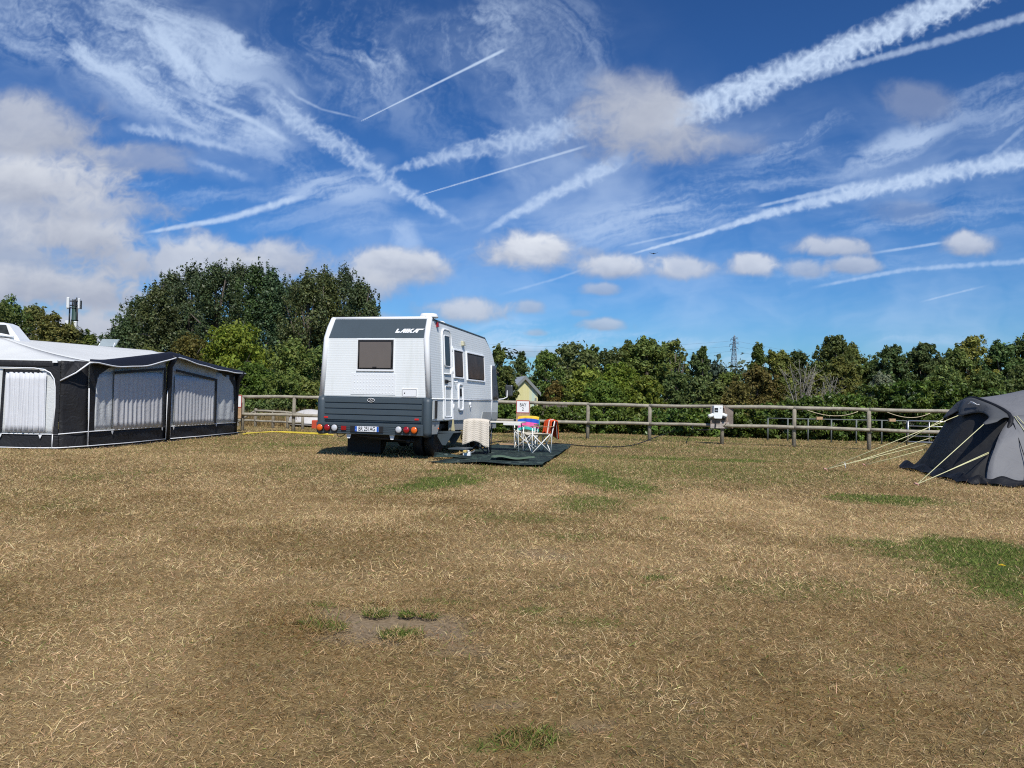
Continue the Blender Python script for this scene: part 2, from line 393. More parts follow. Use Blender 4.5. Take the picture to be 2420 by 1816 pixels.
# ------------------------------------------------------------------ materials shared by made things
M = {}
M['white'] = mat('white_panel', (.80, .82, .82), .38, var=.02, nscale=3)
M['trim'] = mat('white_trim', (.84, .85, .85), .35, var=.015)
M['grey_body'] = mat('grey_plastic', (.056, .076, .090), .5, var=.06)
M['grey_lower'] = mat('weathered_white', (.64, .66, .64), .45, var=.05, nscale=4)
M['skirt'] = mat('dull_grey_skirt', (.36, .37, .35), .5, var=.1, nscale=3)
M['black'] = mat('black_rubber', (.012, .012, .013), .6, var=.1)
M['flap'] = mat('black_flap', (.008, .008, .009), .7, var=.1)
M['dark_slot'] = mat('dark_gap', (.006, .006, .007), .8)
M['blind'] = mat('brown_blind_window', (.15, .122, .105), .16, var=.05, spec=.5)
M['smoke'] = mat('smoked_window', (.070, .043, .028), .25, var=.5, nscale=3, spec=.08)
M['glass'] = mat('dark_glass', (.04, .043, .04), .2, var=.5, nscale=7, spec=.15)
M['amber'] = mat('amber_lens', (.75, .13, .01), .12, var=.12, nscale=40, coat=.6)
M['red_lens'] = mat('red_lens', (.30, .006, .01), .12, var=.12, nscale=40, coat=.6)
M['red_refl'] = mat('red_reflector', (.62, .02, .02), .2, coat=.5)
M['clear_lens'] = mat('clear_lens', (.55, .56, .58), .15, var=.15, nscale=40, coat=.6)
M['steel'] = mat('galvanised_steel', (.45, .46, .47), .42, .75, var=.1)
M['silver_cover'] = mat('grey_quilted_cover', (.085, .092, .105), .45, .25, var=.12, nscale=5, bump=.3, bscale=22)
M['mirror_back'] = mat('grey_mirror_shell', (.06, .065, .068), .3, var=.15, nscale=8)
M['plate'] = mat('plate_white', (.82, .83, .84), .35)
M['plate_blue'] = mat('plate_blue', (.012, .10, .48), .35)
M['ink'] = mat('black_print', (.008, .008, .01), .5)
M['white_print'] = mat('white_print', (.85, .86, .86), .4)
M['cream'] = mat('yellowed_plastic', (.55, .52, .36), .4)
M['yellow'] = mat('yellow_plastic', (.72, .52, .16), .45)
M['rim'] = mat('dull_wheel_rim', (.12, .12, .12), .5, .4)
M['under'] = mat('sooty_metal', (.02, .019, .018), .7, var=.3)
def ribbed(name, base, pitch):
    """aluminium cladding rolled in fine horizontal ribs"""
    m = mat(name, base, .4, var=.03, nscale=2.5); nt = m.node_tree; b = nt.nodes['Principled BSDF']
    tc = nt.nodes.new('ShaderNodeTexCoord'); wv = nt.nodes.new('ShaderNodeTexWave'); wv.wave_type = 'BANDS'; wv.bands_direction = 'Z'; wv.wave_profile = 'SIN'
    wv.inputs['Scale'].default_value = 2 * math.pi / pitch / 20.0; wv.inputs['Distortion'].default_value = 0
    nt.links.new(tc.outputs['Object'], wv.inputs['Vector'])
    n3 = nt.nodes.new('ShaderNodeTexNoise'); mp = nt.nodes.new('ShaderNodeMapping'); mp.inputs['Scale'].default_value = (3.5, 3.5, .35); n3.inputs['Scale'].default_value = 2.2; n3.inputs['Detail'].default_value = 6
    nt.links.new(tc.outputs['Object'], mp.inputs[0]); nt.links.new(mp.outputs[0], n3.inputs['Vector'])
    rr = nt.nodes.new('ShaderNodeMapRange'); nt.links.new(n3.outputs['Fac'], rr.inputs[0]); rr.inputs[1].default_value = .52; rr.inputs[2].default_value = .78; rr.inputs[3].default_value = 0; rr.inputs[4].default_value = .30
    old = b.inputs['Base Color'].links[0].from_socket; gm = nt.nodes.new('ShaderNodeMix'); gm.data_type = 'RGBA'; nt.links.new(rr.outputs[0], gm.inputs[0]); nt.links.new(old, gm.inputs[6]); gm.inputs[7].default_value = (*[c * k for c, k in zip(base, (.72, .72, .66))], 1); nt.links.new(gm.outputs[2], b.inputs['Base Color'])
    bp = nt.nodes.new('ShaderNodeBump'); bp.inputs['Strength'].default_value = .15; bp.inputs['Distance'].default_value = .006
    nt.links.new(wv.outputs['Fac'], bp.inputs['Height']); nt.links.new(bp.outputs[0], b.inputs['Normal'])
    return m
M['ribbed'] = ribbed('ribbed_cladding', (.80, .825, .81), .048)
M['ribbed_grey'] = ribbed('ribbed_grey_cladding', (.060, .080, .092), .048)

# ------------------------------------------------------------------ the motorhome
# local frame: x forward along the body from the rear wall, y to the left, z up; origin at the rear right ground corner
HD = R(14.5); MH_POS = (-1.622, 15.26, 0); MW = 2.40
mh = empty('motorhome', MH_POS, R(90) - HD, 'old white and grey motorhome with ribbed sides seen from its rear corner', 'motorhome')
ins = lambda z: max(0., z - 1.225) * .062                      # the walls lean in towards the roof
def shell():
    prof = [(0, 1.225), (0, 2.435), (.23, 2.865), (4.05, 2.79), (4.66, 2.47), (4.92, 2.14), (5.1, 1.225)]
    mb = MB(); n = len(prof)
    vs = [(x, ins(z), z) for x, z in prof] + [(x, MW - ins(z), z) for x, z in prof]
    mb.add(vs, [tuple(range(n)), tuple(range(n, 2 * n))[::-1]] + [(i, (i + 1) % n, n + (i + 1) % n, n + i) for i in range(n)])
    return mb
shell().build('body', M['ribbed'], mh, bevel=.035, seg=3)
b = MB()
b.hexa([(.03, .0, .775), (5.02, .0, .72), (5.02, MW, .72), (.03, MW, .775)], [(.03, .0, 1.222), (5.10, .0, 1.222), (5.10, MW, 1.222), (.03, MW, 1.222)])
b.hexa([(5.0, .06, .62), (5.17, .25, .62), (5.17, MW - .25, .62), (5.0, MW - .06, .62)], [(5.09, .03, 1.16), (5.2, .2, 1.05), (5.2, MW - .2, 1.05), (5.09, MW - .03, 1.16)])
b.build('lower_body', M['grey_lower'], mh, bevel=.02)
# side skirts with the wheel openings
for y0, y1 in ((.035, .065), (MW - .065, MW - .035)):
    b = MB()
    b.hexa([(.12, y0, .5), (.60, y0, .5), (.60, y1, .5), (.12, y1, .5)], [(.12, y0, .772), (.72, y0, .772), (.72, y1, .772), (.12, y1, .772)])
    b.hexa([(1.32, y0, .55), (3.55, y0, .52), (3.55, y1, .52), (1.32, y1, .55)], [(1.30, y0, .765), (3.40, y0, .745), (3.40, y1, .745), (1.30, y1, .765)])
    b.hexa([(4.45, y0, .5), (5.05, y0, .5), (5.05, y1, .5), (4.45, y1, .5)], [(4.6, y0, .73), (5.05, y0, .72), (5.05, y1, .72), (4.6, y1, .73)])
    b.build('side_skirt', M['skirt'], mh, bevel=.01)
# belt moulding, upright seams
b = MB()
for yy, s in ((-.006, 1), (MW + .006, -1)):
    b.tube([(.12, yy, 1.226), (4.40, yy, 1.226)], .014, 6)
    b.tube([(4.42, yy, .73), (4.44, yy, 1.226), (4.50, yy + s * ins(2.1), 2.12)], .013, 6)
b.build('belt_moulding', M['trim'], mh)
# thick white mouldings up the rear corners and over the roof edge
b = MB()
for s, yf in ((1, lambda z: ins(z)), (-1, lambda z: MW - ins(z))):
    pts = [(.02, yf(1.25) + s * .03, 1.24), (.02, yf(2.43) + s * .03, 2.43), (.12, yf(2.64) + s * .03, 2.645), (.235, yf(2.84) + s * .035, 2.84), (.33, yf(2.86) + s * .04, 2.858)]
    b.tube(pts, [.062, .062, .062, .058, .045], 10)
b.tube([(.25, .12, 2.855), (.25, MW - .12, 2.855)], .04, 10)
b.build('corner_moulding', M['trim'], mh)
b = MB()
for yy in (.112, MW - .112):
    b.tube([(.30, yy, 2.838), (4.05, yy, 2.772), (4.66, yy - .0, 2.452)], .026, 6)
b.build('roof_rail', M['grey_body'], mh)
# rear wall pieces
def on_band(v_, t, out):                                       # t 0..1 up the sloping roof band, v_ from the right edge
    n = Vector((-(2.865 - 2.435), 0, .23)).normalized()
    return (.23 * t + n.x * out, v_, 2.435 + .43 * t + n.z * out)
b = MB()
lo = [on_band(.135, .0, .006), on_band(MW - .135, .0, .006), on_band(MW - .165, .93, .006), on_band(.165, .93, .006)]
b.hexa([on_band(.135, .0, .0), on_band(MW - .135, .0, .0), on_band(MW - .165, .93, .0), on_band(.165, .93, .0)], lo)
band = b.build('roof_band', M['ribbed_grey'], mh)
SL = .34
glyphs = [[(0, 0), (1.0, 0), (1.0, .36), (.40, .36), (.40, 1), (0, 1)],
          [(1.06, 0), (1.42, 0), (1.56, .3), (1.82, .3), (1.82, 0), (2.2, 0), (2.2, 1), (1.62, 1)],
          [(2.28, 0), (2.68, 0), (2.68, 1), (2.28, 1)],
          [(2.76, 0), (3.14, 0), (3.14, .40), (3.46, 0), (3.98, 0), (3.52, .52), (4.06, 1), (3.56, 1), (3.14, .62), (3.14, 1), (2.76, 1)],
          [(3.98, 0), (4.36, 0), (4.5, .28), (4.80, .28), (4.80, 0), (5.2, 0), (5.2, .66), (6.05, .72), (6.4, 1), (4.55, 1)]]
H_ = .096
b = MB()
for gl in glyphs:
    b.prism(gl, lambda a, c, d: on_band(.80 - (a + SL * c) * H_ * .96, .24 + c * H_ / .4876, .008 + d), .004)
b.build('maker_lettering', M['white_print'], mh)
# rear window
def rwin():
    b = MB(); y0, y1, z0, z1 = .80, 1.58, 1.795, 2.395
    fr = MB().box(-.028, .004, y0 - .02, y1 + .02, z0 - .035, z0); fr.box(-.018, .004, y0 - .02, y1 + .02, z1, z1 + .02); fr.box(-.018, .004, y0 - .02, y0, z0, z1); fr.box(-.018, .004, y1, y1 + .02, z0, z1)
    o = fr.build('window_frame', M['trim'], mh, bevel=.006)
    b.box(-.022, .002, y0 + .003, y1 - .003, z0 + .003, z1 - .003); w = b.build('seal', M['black'], o, bevel=.012)
    MB().box(-.034, -.022, y0 + .045, y1 - .045, z0 + .03, z1 - .045).build('pane', M['blind'], o, bevel=.012)
    MB().box(-.05, -.034, 1.15, 1.235, z0 + .035, z0 + .055).build('catch', M['black'], o)
    for y in (y0 + .03, y1 - .03): MB().tube([(-.03, y, z0 + .05), (-.03, y, z1 - .1)], .012, 6).build('stay', M['black'], o)
rwin()
# embossed panel, rows of dimples
b = MB(); b.box(-.008, .0, .74, 1.72, 1.285, 1.72)
for i in range(13):
    for j in range(6):
        b.lathe([(.015, 0), (.011, -.0025), (.002, -.0035)], 8, 0, (-.008, .80 + i * .07, 1.325 + j * .07), 'x')
b.build('dimpled_panel', M['white'], mh, bevel=.002)
b = MB(); b.box(-.012, 0, .265, .60, 1.245, 1.425); hatch = b.build('service_hatch', M['trim'], mh, bevel=.006)
b = MB()
for y0, y1, z0, z1 in ((.285, .58, 1.262, 1.267), (.285, .58, 1.403, 1.408), (.285, .29, 1.267, 1.403), (.575, .58, 1.267, 1.403)): b.box(-.014, -.01, y0, y1, z0, z1)
b.lathe([(.012, 0), (.012, -.006)], 8, 0, (-.012, .535, 1.33), 'x'); b.build('seam', M['black'], hatch)
# dark lower rear panel: five boards between grooves
b = MB(); b.box(-.012, .03, .1, MW - .05, .715, 1.222)
zz = [.728, .755, .868, .99, 1.108, 1.222]
for z0, z1 in zip(zz, zz[1:]):
    b.box(-.034, -.010, .155, MW - .095, z0 + .012, z1 - .008)
b.build('rear_panel', M['grey_body'], mh, bevel=.006)
for y, x in ((.055, .04), (MW - .045, .04)):
    b = MB(); b.tube([(x, y, .47), (x - .012, y, .55), (x - .012, y, 1.15), (x, y, 1.222)], [.085, .098, .098, .088], 14)
    b.build('corner_post', M['grey_body'], mh)
badge = MB(); badge.lathe([(.0, -.046), (.074, -.046), (.078, -.03)], 20, 0, (0, 0, 0), 'x')
for i, v in enumerate(badge.v): badge.v[i] = (v[0], 1.245 + v[1], 1.172 + v[2] * .5)
bo = badge.build('badge', M['ink'], mh)
rg = MB(); rg.tube([(-.047, 1.245 + .076 * math.cos(a), 1.172 + .038 * math.sin(a)) for a in np.linspace(0, 2 * math.pi, 25)], .005, 6); rg.tube([(-.049, 1.28, 1.16), (-.049, 1.255, 1.186), (-.049, 1.245, 1.165), (-.049, 1.21, 1.178)], .005, 5)
rg.build('badge_ring', M['trim'], bo)
for y in (2.24, .255): MB().box(-.044, -.034, y - .045, y + .045, .79, .825).build('reflector', M['red_refl'], mh, bevel=.004)
# bumper
b = MB(); b.hexa([(-.085, .10, .49), (.04, .10, .47), (.04, MW + .02, .47), (-.085, MW + .02, .49)], [(-.10, .10, .70), (.04, .10, .715), (.04, MW + .02, .715), (-.10, MW + .02, .70)])
for z in (.54, .575, .61, .645): b.box(-.103, -.098, .14, 1.0, z, z + .006); b.box(-.103, -.098, 1.64, MW - .02, z, z + .006)
bump = b.build('bumper', M['grey_body'], mh, bevel=.022, seg=3)
for y, k in ((2.33, 'amber'), (2.165, 'red_lens'), (2.0, 'clear_lens'), (.60, 'clear_lens'), (.435, 'red_lens'), (.27, 'amber')):
    b = MB(); b.lathe([(.074, -.09), (.074, -.125), (.066, -.132)], 22, 0, (0, y, .597), 'x'); h = b.build('lamp_housing', M['black'], bump)
    b = MB(); b.lathe([(.066, -.12), (.066, -.134), (.056, -.146), (.034, -.154), (.004, -.157)], 22, 0, (0, y, .597), 'x'); o = b.build('lens', M[k], h)
b = MB(); b.box(-.122, -.098, 1.745, 1.86, .555, .64); b.build('fog_lamp', M['red_lens'], bump, bevel=.008)
b = MB(); b.box(-.108, -.095, .94, 1.66, .528, .652); b.build('plate_recess', M['black'], bump, bevel=.005)
b = MB(); b.box(-.116, -.107, 1.03, 1.55, .536, .644); pl = b.build('number_plate', M['plate'], mh, bevel=.004)
for y in (1.03, 1.505): MB().box(-.118, -.115, y, y + .045, .538, .642).build('blue_strip', M['plate_blue'], pl)
tm = text_mesh('BR 251AG', .122, .0015, .70, .0012); lt = link('lettering', tm, M['ink'], pl)
lt.matrix_local = Matrix(((0, 0, -1, -.1175), (-1, 0, 0, 1.29), (0, 1, 0, .590), (0, 0, 0, 1)))
tm = text_mesh('I', .04, .001, .8); lt = link('country_letter', tm, M['white_print'], pl)
lt.matrix_local = Matrix(((0, 0, -1, -.1190), (-1, 0, 0, 1.527), (0, 1, 0, .57), (0, 0, 0, 1)))
# entry door
DX0, DX1, DZ0, DZ1 = .80, 1.36, .80, 2.70
so = lambda x, z, o: (x, ins(z) - o, z)                          # a point o metres proud of the right wall
def rounded(x0, x1, z0, z1, r, n=6, rb=None):
    p = []
    for cx, cz, a0, rr in ((x1 - r, z1 - r, 0, r), (x0 + r, z1 - r, 90, r), (x0 + (rb or r), z0 + (rb or r), 180, rb or r), (x1 - (rb or r), z0 + (rb or r), 270, rb or r)):
        p += [(cx + rr * math.cos(R(a0 + 90 * i / n)), cz + rr * math.sin(R(a0 + 90 * i / n))) for i in range(n + 1)]
    return p
def frame_of(mb, outl, o, r): mb.tube([so(x, z, o) for x, z in outl + outl[:1]], r, 6, caps=False); return mb
mb = MB(); mb.prism(rounded(DX0, DX1, DZ0, DZ1, .16, rb=.03), lambda a, c, d: so(a, c, d), .022); door = mb.build('door', M['grey_lower'], mh)
frame_of(MB(), rounded(DX0 - .01, DX1 + .01, DZ0, DZ1, .17, rb=.03), .018, .02).build('frame', M['trim'], door)
mb = MB(); mb.prism(rounded(DX0 + .11, DX1 - .11, 1.93, 2.56, .03), lambda a, c, d: so(a, c, .020 + d), .008); mb.build('window', M['glass'], door)
frame_of(MB(), rounded(DX0 + .1, DX1 - .1, 1.92, 2.57, .035), .024, .012).build('window_frame', M['trim'], door)
q = MB(); frame_of(q, rounded(DX0 + .06, DX1 - .09, .85, 1.50, .03), .024, .014); q.tube([so(DX0 + .06, 1.76, .024), so(DX1 - .12, 1.76, .024), so(DX1 - .09, 1.80, .024), so(DX1 - .09, 1.9, .024)], .014, 6); q.build('moulding', M['trim'], door)
q = MB(); q.hexa([so(DX0 + .08, 1.56, .02), so(DX0 + .24, 1.56, .02), so(DX0 + .24, 1.64, .02), so(DX0 + .08, 1.64, .02)], [so(DX0 + .08, 1.57, .05), so(DX0 + .22, 1.57, .05), so(DX0 + .22, 1.63, .05), so(DX0 + .08, 1.63, .05)])
q.tube([so(DX0 + .1, 1.61, .05), so(DX0 + .26, 1.60, .075)], .012, 6); q.build('handle', M['black'], door)
for z in (2.25, 1.78, 1.0): MB().tube([so(DX1 + .02, z, .03), so(DX1 + .02, z + .13, .03)], .016, 8).build('hinge', M['trim'], door)
# side windows
for x0, x1, z0, z1, k in ((1.53, 2.15, 1.72, 2.30, 'smoke'), (2.46, 3.82, 1.70, 2.30, 'smoke')):
    mb = MB()
    for a in ((x0, x1, z0 - .03, z0), (x0, x1, z1, z1 + .035), (x0 - .035, x0, z0 - .03, z1 + .035), (x1, x1 + .035, z0 - .03, z1 + .035)):
        mb.hexa([so(a[0], a[2], -.002), so(a[1], a[2], -.002), so(a[1], a[3], -.002), so(a[0], a[3], -.002)], [so(a[0], a[2], .035), so(a[1], a[2], .035), so(a[1], a[3], .03), so(a[0], a[3], .03)])
    w = mb.build('side_window', M['trim'], mh, bevel=.006)
    mb = MB(); mb.prism([(x0 + .004, z0 + .004), (x1 - .004, z0 + .004), (x1 - .004, z1 - .004), (x0 + .004, z1 - .004)], lambda a, c, d: so(a, c, d), .012); mb.build('seal', M['black'], w)
    mb = MB(); mb.prism(rounded(x0 + .03, x1 - .03, z0 + .025, z1 - .03, .03, 3), lambda a, c, d: so(a, c, .012 + d), .012); mb.build('pane', M[k], w)
# narrow service door, cap, knob, lamps
mb = MB(); mb.prism(rounded(1.76, 2.08, .985, 1.56, .07), lambda a, c, d: so(a, c, d), .014); sv = mb.build('narrow_hatch', M['grey_lower'], mh)
frame_of(MB(), rounded(1.77, 2.07, .99, 1.56, .08), .016, .024).build('frame', M['trim'], sv)
q = MB(); q.prism([(1.86, 1.30), (1.98, 1.30), (1.98, 1.47), (1.86, 1.47)], lambda a, c, d: so(a, c, .014 + d), .006); q.build('slot', M['dark_slot'], sv)
q = MB(); q.lathe([(.05, .0), (.05, -.02), (.03, -.03)], 14, 0, (2.62, 0, 1.12), 'y'); q.lathe([(.03, -.02), (.025, -.035)], 10, 0, (2.62, 0, 1.06), 'y'); q.build('water_cap', M['trim'], mh)
q = MB(); q.tube([so(1.53, 1.615, 0), so(1.53, 1.61, .06)], .012, 8); q.lathe([(.018, -.055), (.026, -.065), (.02, -.08)], 10, 0, (1.53, ins(1.61), 1.61), 'y'); q.build('door_stop', M['trim'], mh)
q = MB(); q.hexa([so(2.12, 2.44, 0), so(2.28, 2.44, 0), so(2.28, 2.55, 0), so(2.12, 2.55, 0)], [so(2.13, 2.45, .06), so(2.27, 2.45, .06), so(2.27, 2.545, .05), so(2.13, 2.545, .05)]); q.build('awning_lamp', M['cream'], mh, bevel=.008)
q = MB(); q.hexa([so(.50, 2.70, 0), so(.58, 2.70, 0), so(.58, 2.81, 0), so(.50, 2.81, 0)], [so(.505, 2.705, .05), so(.575, 2.705, .05), so(.575, 2.80, .045), so(.505, 2.80, .045)]); q.build('marker_lamp', M['red_lens'], mh, bevel=.008)
q = MB(); q.lathe([(.018, -.05), (.018, -.07)], 10, 0, (.5, .05, .62), 'y'); q.build('side_repeater', M['amber'], mh)
# dark hatch behind the corner and dark flank panels near the cab
q = MB(); q.prism([(.17, .82), (.40, .82), (.40, 1.20), (.17, 1.20)], lambda a, c, d: (a, -d, c), .01); rh = q.build('rear_side_hatch', M['grey_lower'], mh)
q = MB(); q.prism([(.26, .83), (.37, .83), (.37, 1.19), (.26, 1.19)], lambda a, c, d: (a, -.01 - d, c), .02); q.build('vent', M['under'], rh)
q = MB(); q.prism([(3.55, .74), (4.38, .73), (4.38, .93), (3.65, .94)], lambda a, c, d: (a, -d, c), .012); q.prism([(4.46, .73), (4.98, .73), (5.02, .92), (4.46, .93)], lambda a, c, d: (a, -d, c), .012); q.build('flank_panel', M['skirt'], mh)
# windscreen cover wrapping the cab, mirror
q = MB()
def cov(s, t):
    z = 1.24 + t * .86; xf = 5.1 - (z - 1.225) * .19
    pts = [(4.50 + .05 * t, ins(z) - .022), (xf - .10, ins(z) - .03), (xf + .045, ins(z) + .12), (xf + .06, MW / 2), (xf + .045, MW - ins(z) - .12), (xf - .10, MW - ins(z) + .03), (4.50 + .05 * t, MW - ins(z) + .022)]
    k = s * 6; i = min(int(k), 5); f = k - i
    x = pts[i][0] * (1 - f) + pts[i + 1][0] * f; y = pts[i][1] * (1 - f) + pts[i + 1][1] * f
    return (x, y, z + .02 * math.sin(9 * s))
q.grid(cov, 36, 8); q.build('windscreen_cover', M['silver_cover'], mh, solid=.012)
q = MB(); q.tube([(4.98, -.01, 1.25), (5.2, -.10, 1.27), (5.36, -.16, 1.32), (5.38, -.16, 1.62)], .014, 8); arm = q.build('mirror_arm', M['trim'], mh)
q = MB(); q.box(5.36, 5.47, -.30, -.10, 1.34, 1.64); q.build('mirror', M['mirror_back'], mh, bevel=.03)
# roof fittings
q = MB(); q.lathe([(.10, 2.84), (.10, 2.88), (.19, 2.885), (.195, 2.90), (.16, 2.965), (.02, 2.975)], 18, 0, (.42, .22, 0)); q.build('roof_vent', M['trim'], mh)
q = MB(); q.lathe([(.12, 2.80), (.125, 2.86), (.07, 2.91), (.01, 2.925)], 16, 0, (1.35, .30, 0)); q.build('roof_dome', M['trim'], mh)
q = MB(); q.box(.75, 1.15, 1.35, 1.85, 2.83, 2.90); q.build('roof_light', M['trim'], mh, bevel=.03)
# step, mud flap, running gear
q = MB()
for x in (.72, 1.30): q.hexa([(x, -.02, .27), (x + .02, -.02, .27), (x + .02, .12, .5), (x, .12, .5)], [(x, -.10, .27), (x + .02, -.10, .27), (x + .02, -.26, .53), (x, -.26, .53)])
q.box(.74, 1.30, -.27, .10, .525, .545); st = q.build('step', M['grey_body'], mh, bevel=.004)
q = MB(); q.box(.76, 1.28, -.52, -.14, .185, .215); q.build('tread', M['grey_body'], st, bevel=.005)
q = MB(); q.box(.66, .78, -.56, -.50, .14, .185); q.build('edge_cap', M['yellow'], st, bevel=.006)
q = MB(); q.tube([(.76, -.53, .15), (.95, -.56, .12), (1.15, -.57, .125), (1.3, -.55, .15)], .014, 6); q.build('grab_tube', M['steel'], st)
q = MB(); q.box(.60, .62, 1.30, 2.06, .07, .47); q.build('mud_flap', M['flap'], mh)
def wheel(x, y):
    t = MB(); t.lathe([(.20, -.10), (.30, -.105), (.33, -.08), (.335, 0), (.33, .08), (.30, .105), (.20, .10)], 28, 0, (x, y, .335), 'y'); w = t.build('wheel', M['black'], mh)
    r_ = MB(); r_.lathe([(.205, -.085), (.17, -.08), (.15, -.04), (.06, -.045), (.05, -.075), (.01, -.08)], 24, 0, (x, y, .335), 'y'); r_.lathe([(.205, .085), (.17, .08), (.06, .045), (.01, .05)], 24, 0, (x, y, .335), 'y'); r_.build('rim', M['rim'], w)
for x, y in ((1.0, .27), (1.0, .52), (1.05, MW - .56), (1.05, MW - .80), (4.0, .24), (4.0, MW - .24)): wheel(x, y)
q = MB(); q.box(.1, 5.0, .62, .74, .46, .60); q.box(.1, 5.0, MW - .74, MW - .62, .46, .60); q.box(.95, 1.05, .3, MW - .3, .28, .40); q.box(1.5, 3.5, .5, MW - .5, .36, .52); q.box(.04, 5.0, .15, MW - .15, .60, .70); q.box(.35, .55, .8, 1.5, .36, .46)
q.tube([(.02, .45, .36), (.3, .5, .38), (2.5, .8, .42)], .035, 10); q.tube([(.02, 1.55, .45), (.1, .35, .36)], .016, 6); q.build('undercarriage', M['under'], mh)
for y in (1.73, .78): MB().prism([(y - .06, .49), (y + .06, .49), (y + .03, .39), (y - .03, .39)], lambda a, c, d: (-.02 - d, a, c), .004).build('white_tag', M['trim'], mh)
q = MB(); q.tube([(-.04, 1.98, .49), (-.05, 1.97, .44), (-.05, 1.92, .41), (-.05, 1.85, .43), (-.04, 1.80, .47)], .009, 6); q.build('loose_cable', M['black'], mh)
# ------------------------------------------------------------------ caravan with its awning
def cloth(name, base, rough=.75, trans=.12, var=.05, bump=.25, bscale=7, spec=.25):
    """tent cloth: soft creases and a little light coming through"""
    m = mat(name, base, rough, var=var, nscale=3, spec=spec, trans=trans); nt = m.node_tree; b = nt.nodes['Principled BSDF']
    tc = nt.nodes.new('ShaderNodeTexCoord'); n = nt.nodes.new('ShaderNodeTexNoise'); n.inputs['Scale'].default_value = bscale; n.inputs['Detail'].default_value = 4; n.inputs['Distortion'].default_value = 1.6
    nt.links.new(tc.outputs['Object'], n.inputs['Vector']); bp = nt.nodes.new('ShaderNodeBump'); bp.inputs['Strength'].default_value = bump; bp.inputs['Distance'].default_value = .04
    nt.links.new(n.outputs['Fac'], bp.inputs['Height']); nt.links.new(bp.outputs[0], b.inputs['Normal'])
    for t in nt.nodes:
        if t.type == 'BSDF_TRANSLUCENT': nt.links.new(bp.outputs[0], t.inputs['Normal'])
    return m
M['canvas_light'] = cloth('pale_canvas', (.68, .70, .69), bump=.3)
M['canvas_grey'] = cloth('grey_canvas', (.66, .68, .67), trans=.2, bump=.4)
M['roof_cloth'] = cloth('awning_roof_cloth', (.78, .79, .77), trans=.25, bump=.35, bscale=1.6)
M['canvas_black'] = cloth('black_canvas', (.017, .017, .019), .6, .0, bump=.5, bscale=6, spec=.35)
M['canvas_navy'] = cloth('navy_fringe_cloth', (.012, .013, .02), .55, .0, bump=.5, bscale=6, spec=.35)
M['curtain'] = cloth('white_curtain', (.80, .81, .83), .9, .25, bump=.1)
M['curtain_grey'] = cloth('net_curtain', (.87, .87, .86), .9, .25, bump=.2)
M['caravan_white'] = mat('caravan_white', (.78, .79, .79), .3, var=.03)
def clear_sheet():
    m = bpy.data.materials.new('clear_window_sheet'); m.use_nodes = True; nt = m.node_tree; nt.nodes.remove(nt.nodes['Principled BSDF'])
    t = nt.nodes.new('ShaderNodeBsdfTransparent'); g = nt.nodes.new('ShaderNodeBsdfGlossy'); g.inputs['Roughness'].default_value = .18; t.inputs[0].default_value = (.97, .97, .98, 1)
    ms = nt.nodes.new('ShaderNodeMixShader'); ms.inputs[0].default_value = .05
    nt.links.new(t.outputs[0], ms.inputs[1]); nt.links.new(g.outputs[0], ms.inputs[2]); nt.links.new(ms.outputs[0], nt.nodes['Material Output'].inputs[0])
    return m
M['clear'] = clear_sheet()

AW_A = np.array([-9.04, 16.40]); AW_B = np.array([-8.52, 23.90]); AW_C = np.array([-9.375, 15.95])
AW_D = (AW_B - AW_A) / np.linalg.norm(AW_B - AW_A); AW_N = np.array([AW_D[1], -AW_D[0]])
aw = empty('awning', (-9.04, 16.4, 0), 0, 'black and white caravan awning with curtained windows and a peaked black canopy', 'awning')
AO = np.array([-9.04, 16.4, 0])
def longw(t, z, o=0.):                                           # point on the long wall, o metres outside it
    p = AW_A + (AW_B - AW_A) * t + AW_N * o
    return np.array([p[0], p[1], z]) - AO
def sidew(x, z, o=0.): return np.array([x, 15.95 - o, z]) - AO     # end wall facing the field
TM = .437                                                        # middle pole
def eave(t):                                                     # height of the roof edge along the long wall
    return 1.86 + (2.27 - 1.86) * (t / TM) ** 1.05 if t < TM else 2.27 - (2.27 - 1.94) * ((t - TM) / (1 - TM)) ** .9
RZ0, RZ1 = np.array([-11.35, 17.05, 2.385]), np.array([-11.35, 24.2, 2.575])
# roof: sagging cloth from the caravan rail to the eaves, a hipped end towards the field
def roofp(s, t):
    e = longw(t, eave(t) + .01, .02) + AO; r = RZ0 + (RZ1 - RZ0) * t
    p = e + (r - e) * s; p[2] -= .07 * math.sin(math.pi * s) * (1 - .3 * math.cos(2 * math.pi * t / .5)); return p - AO
rf = MB().grid(roofp, 14, 40).build('roof', M['roof_cloth'], aw, solid=.006)
hip_l = np.array([-13.6, 15.95, 1.84]); c0 = np.array([-9.06, 16.35, 1.868])
def hip(s, t):
    e = np.array([-9.06 + (-13.6 + 9.06) * t, 16.35 - .42 * min(1, t * 12), 1.868 - .02 * min(1, t * 12)]); r = RZ0 + (np.array([-13.4, 17.05, 2.385]) - RZ0) * t
    p = e + (r - e) * s; p[2] -= .05 * math.sin(math.pi * s); return p - AO
MB().grid(hip, 10, 20).build('roof_end', M['roof_cloth'], aw, solid=.006)
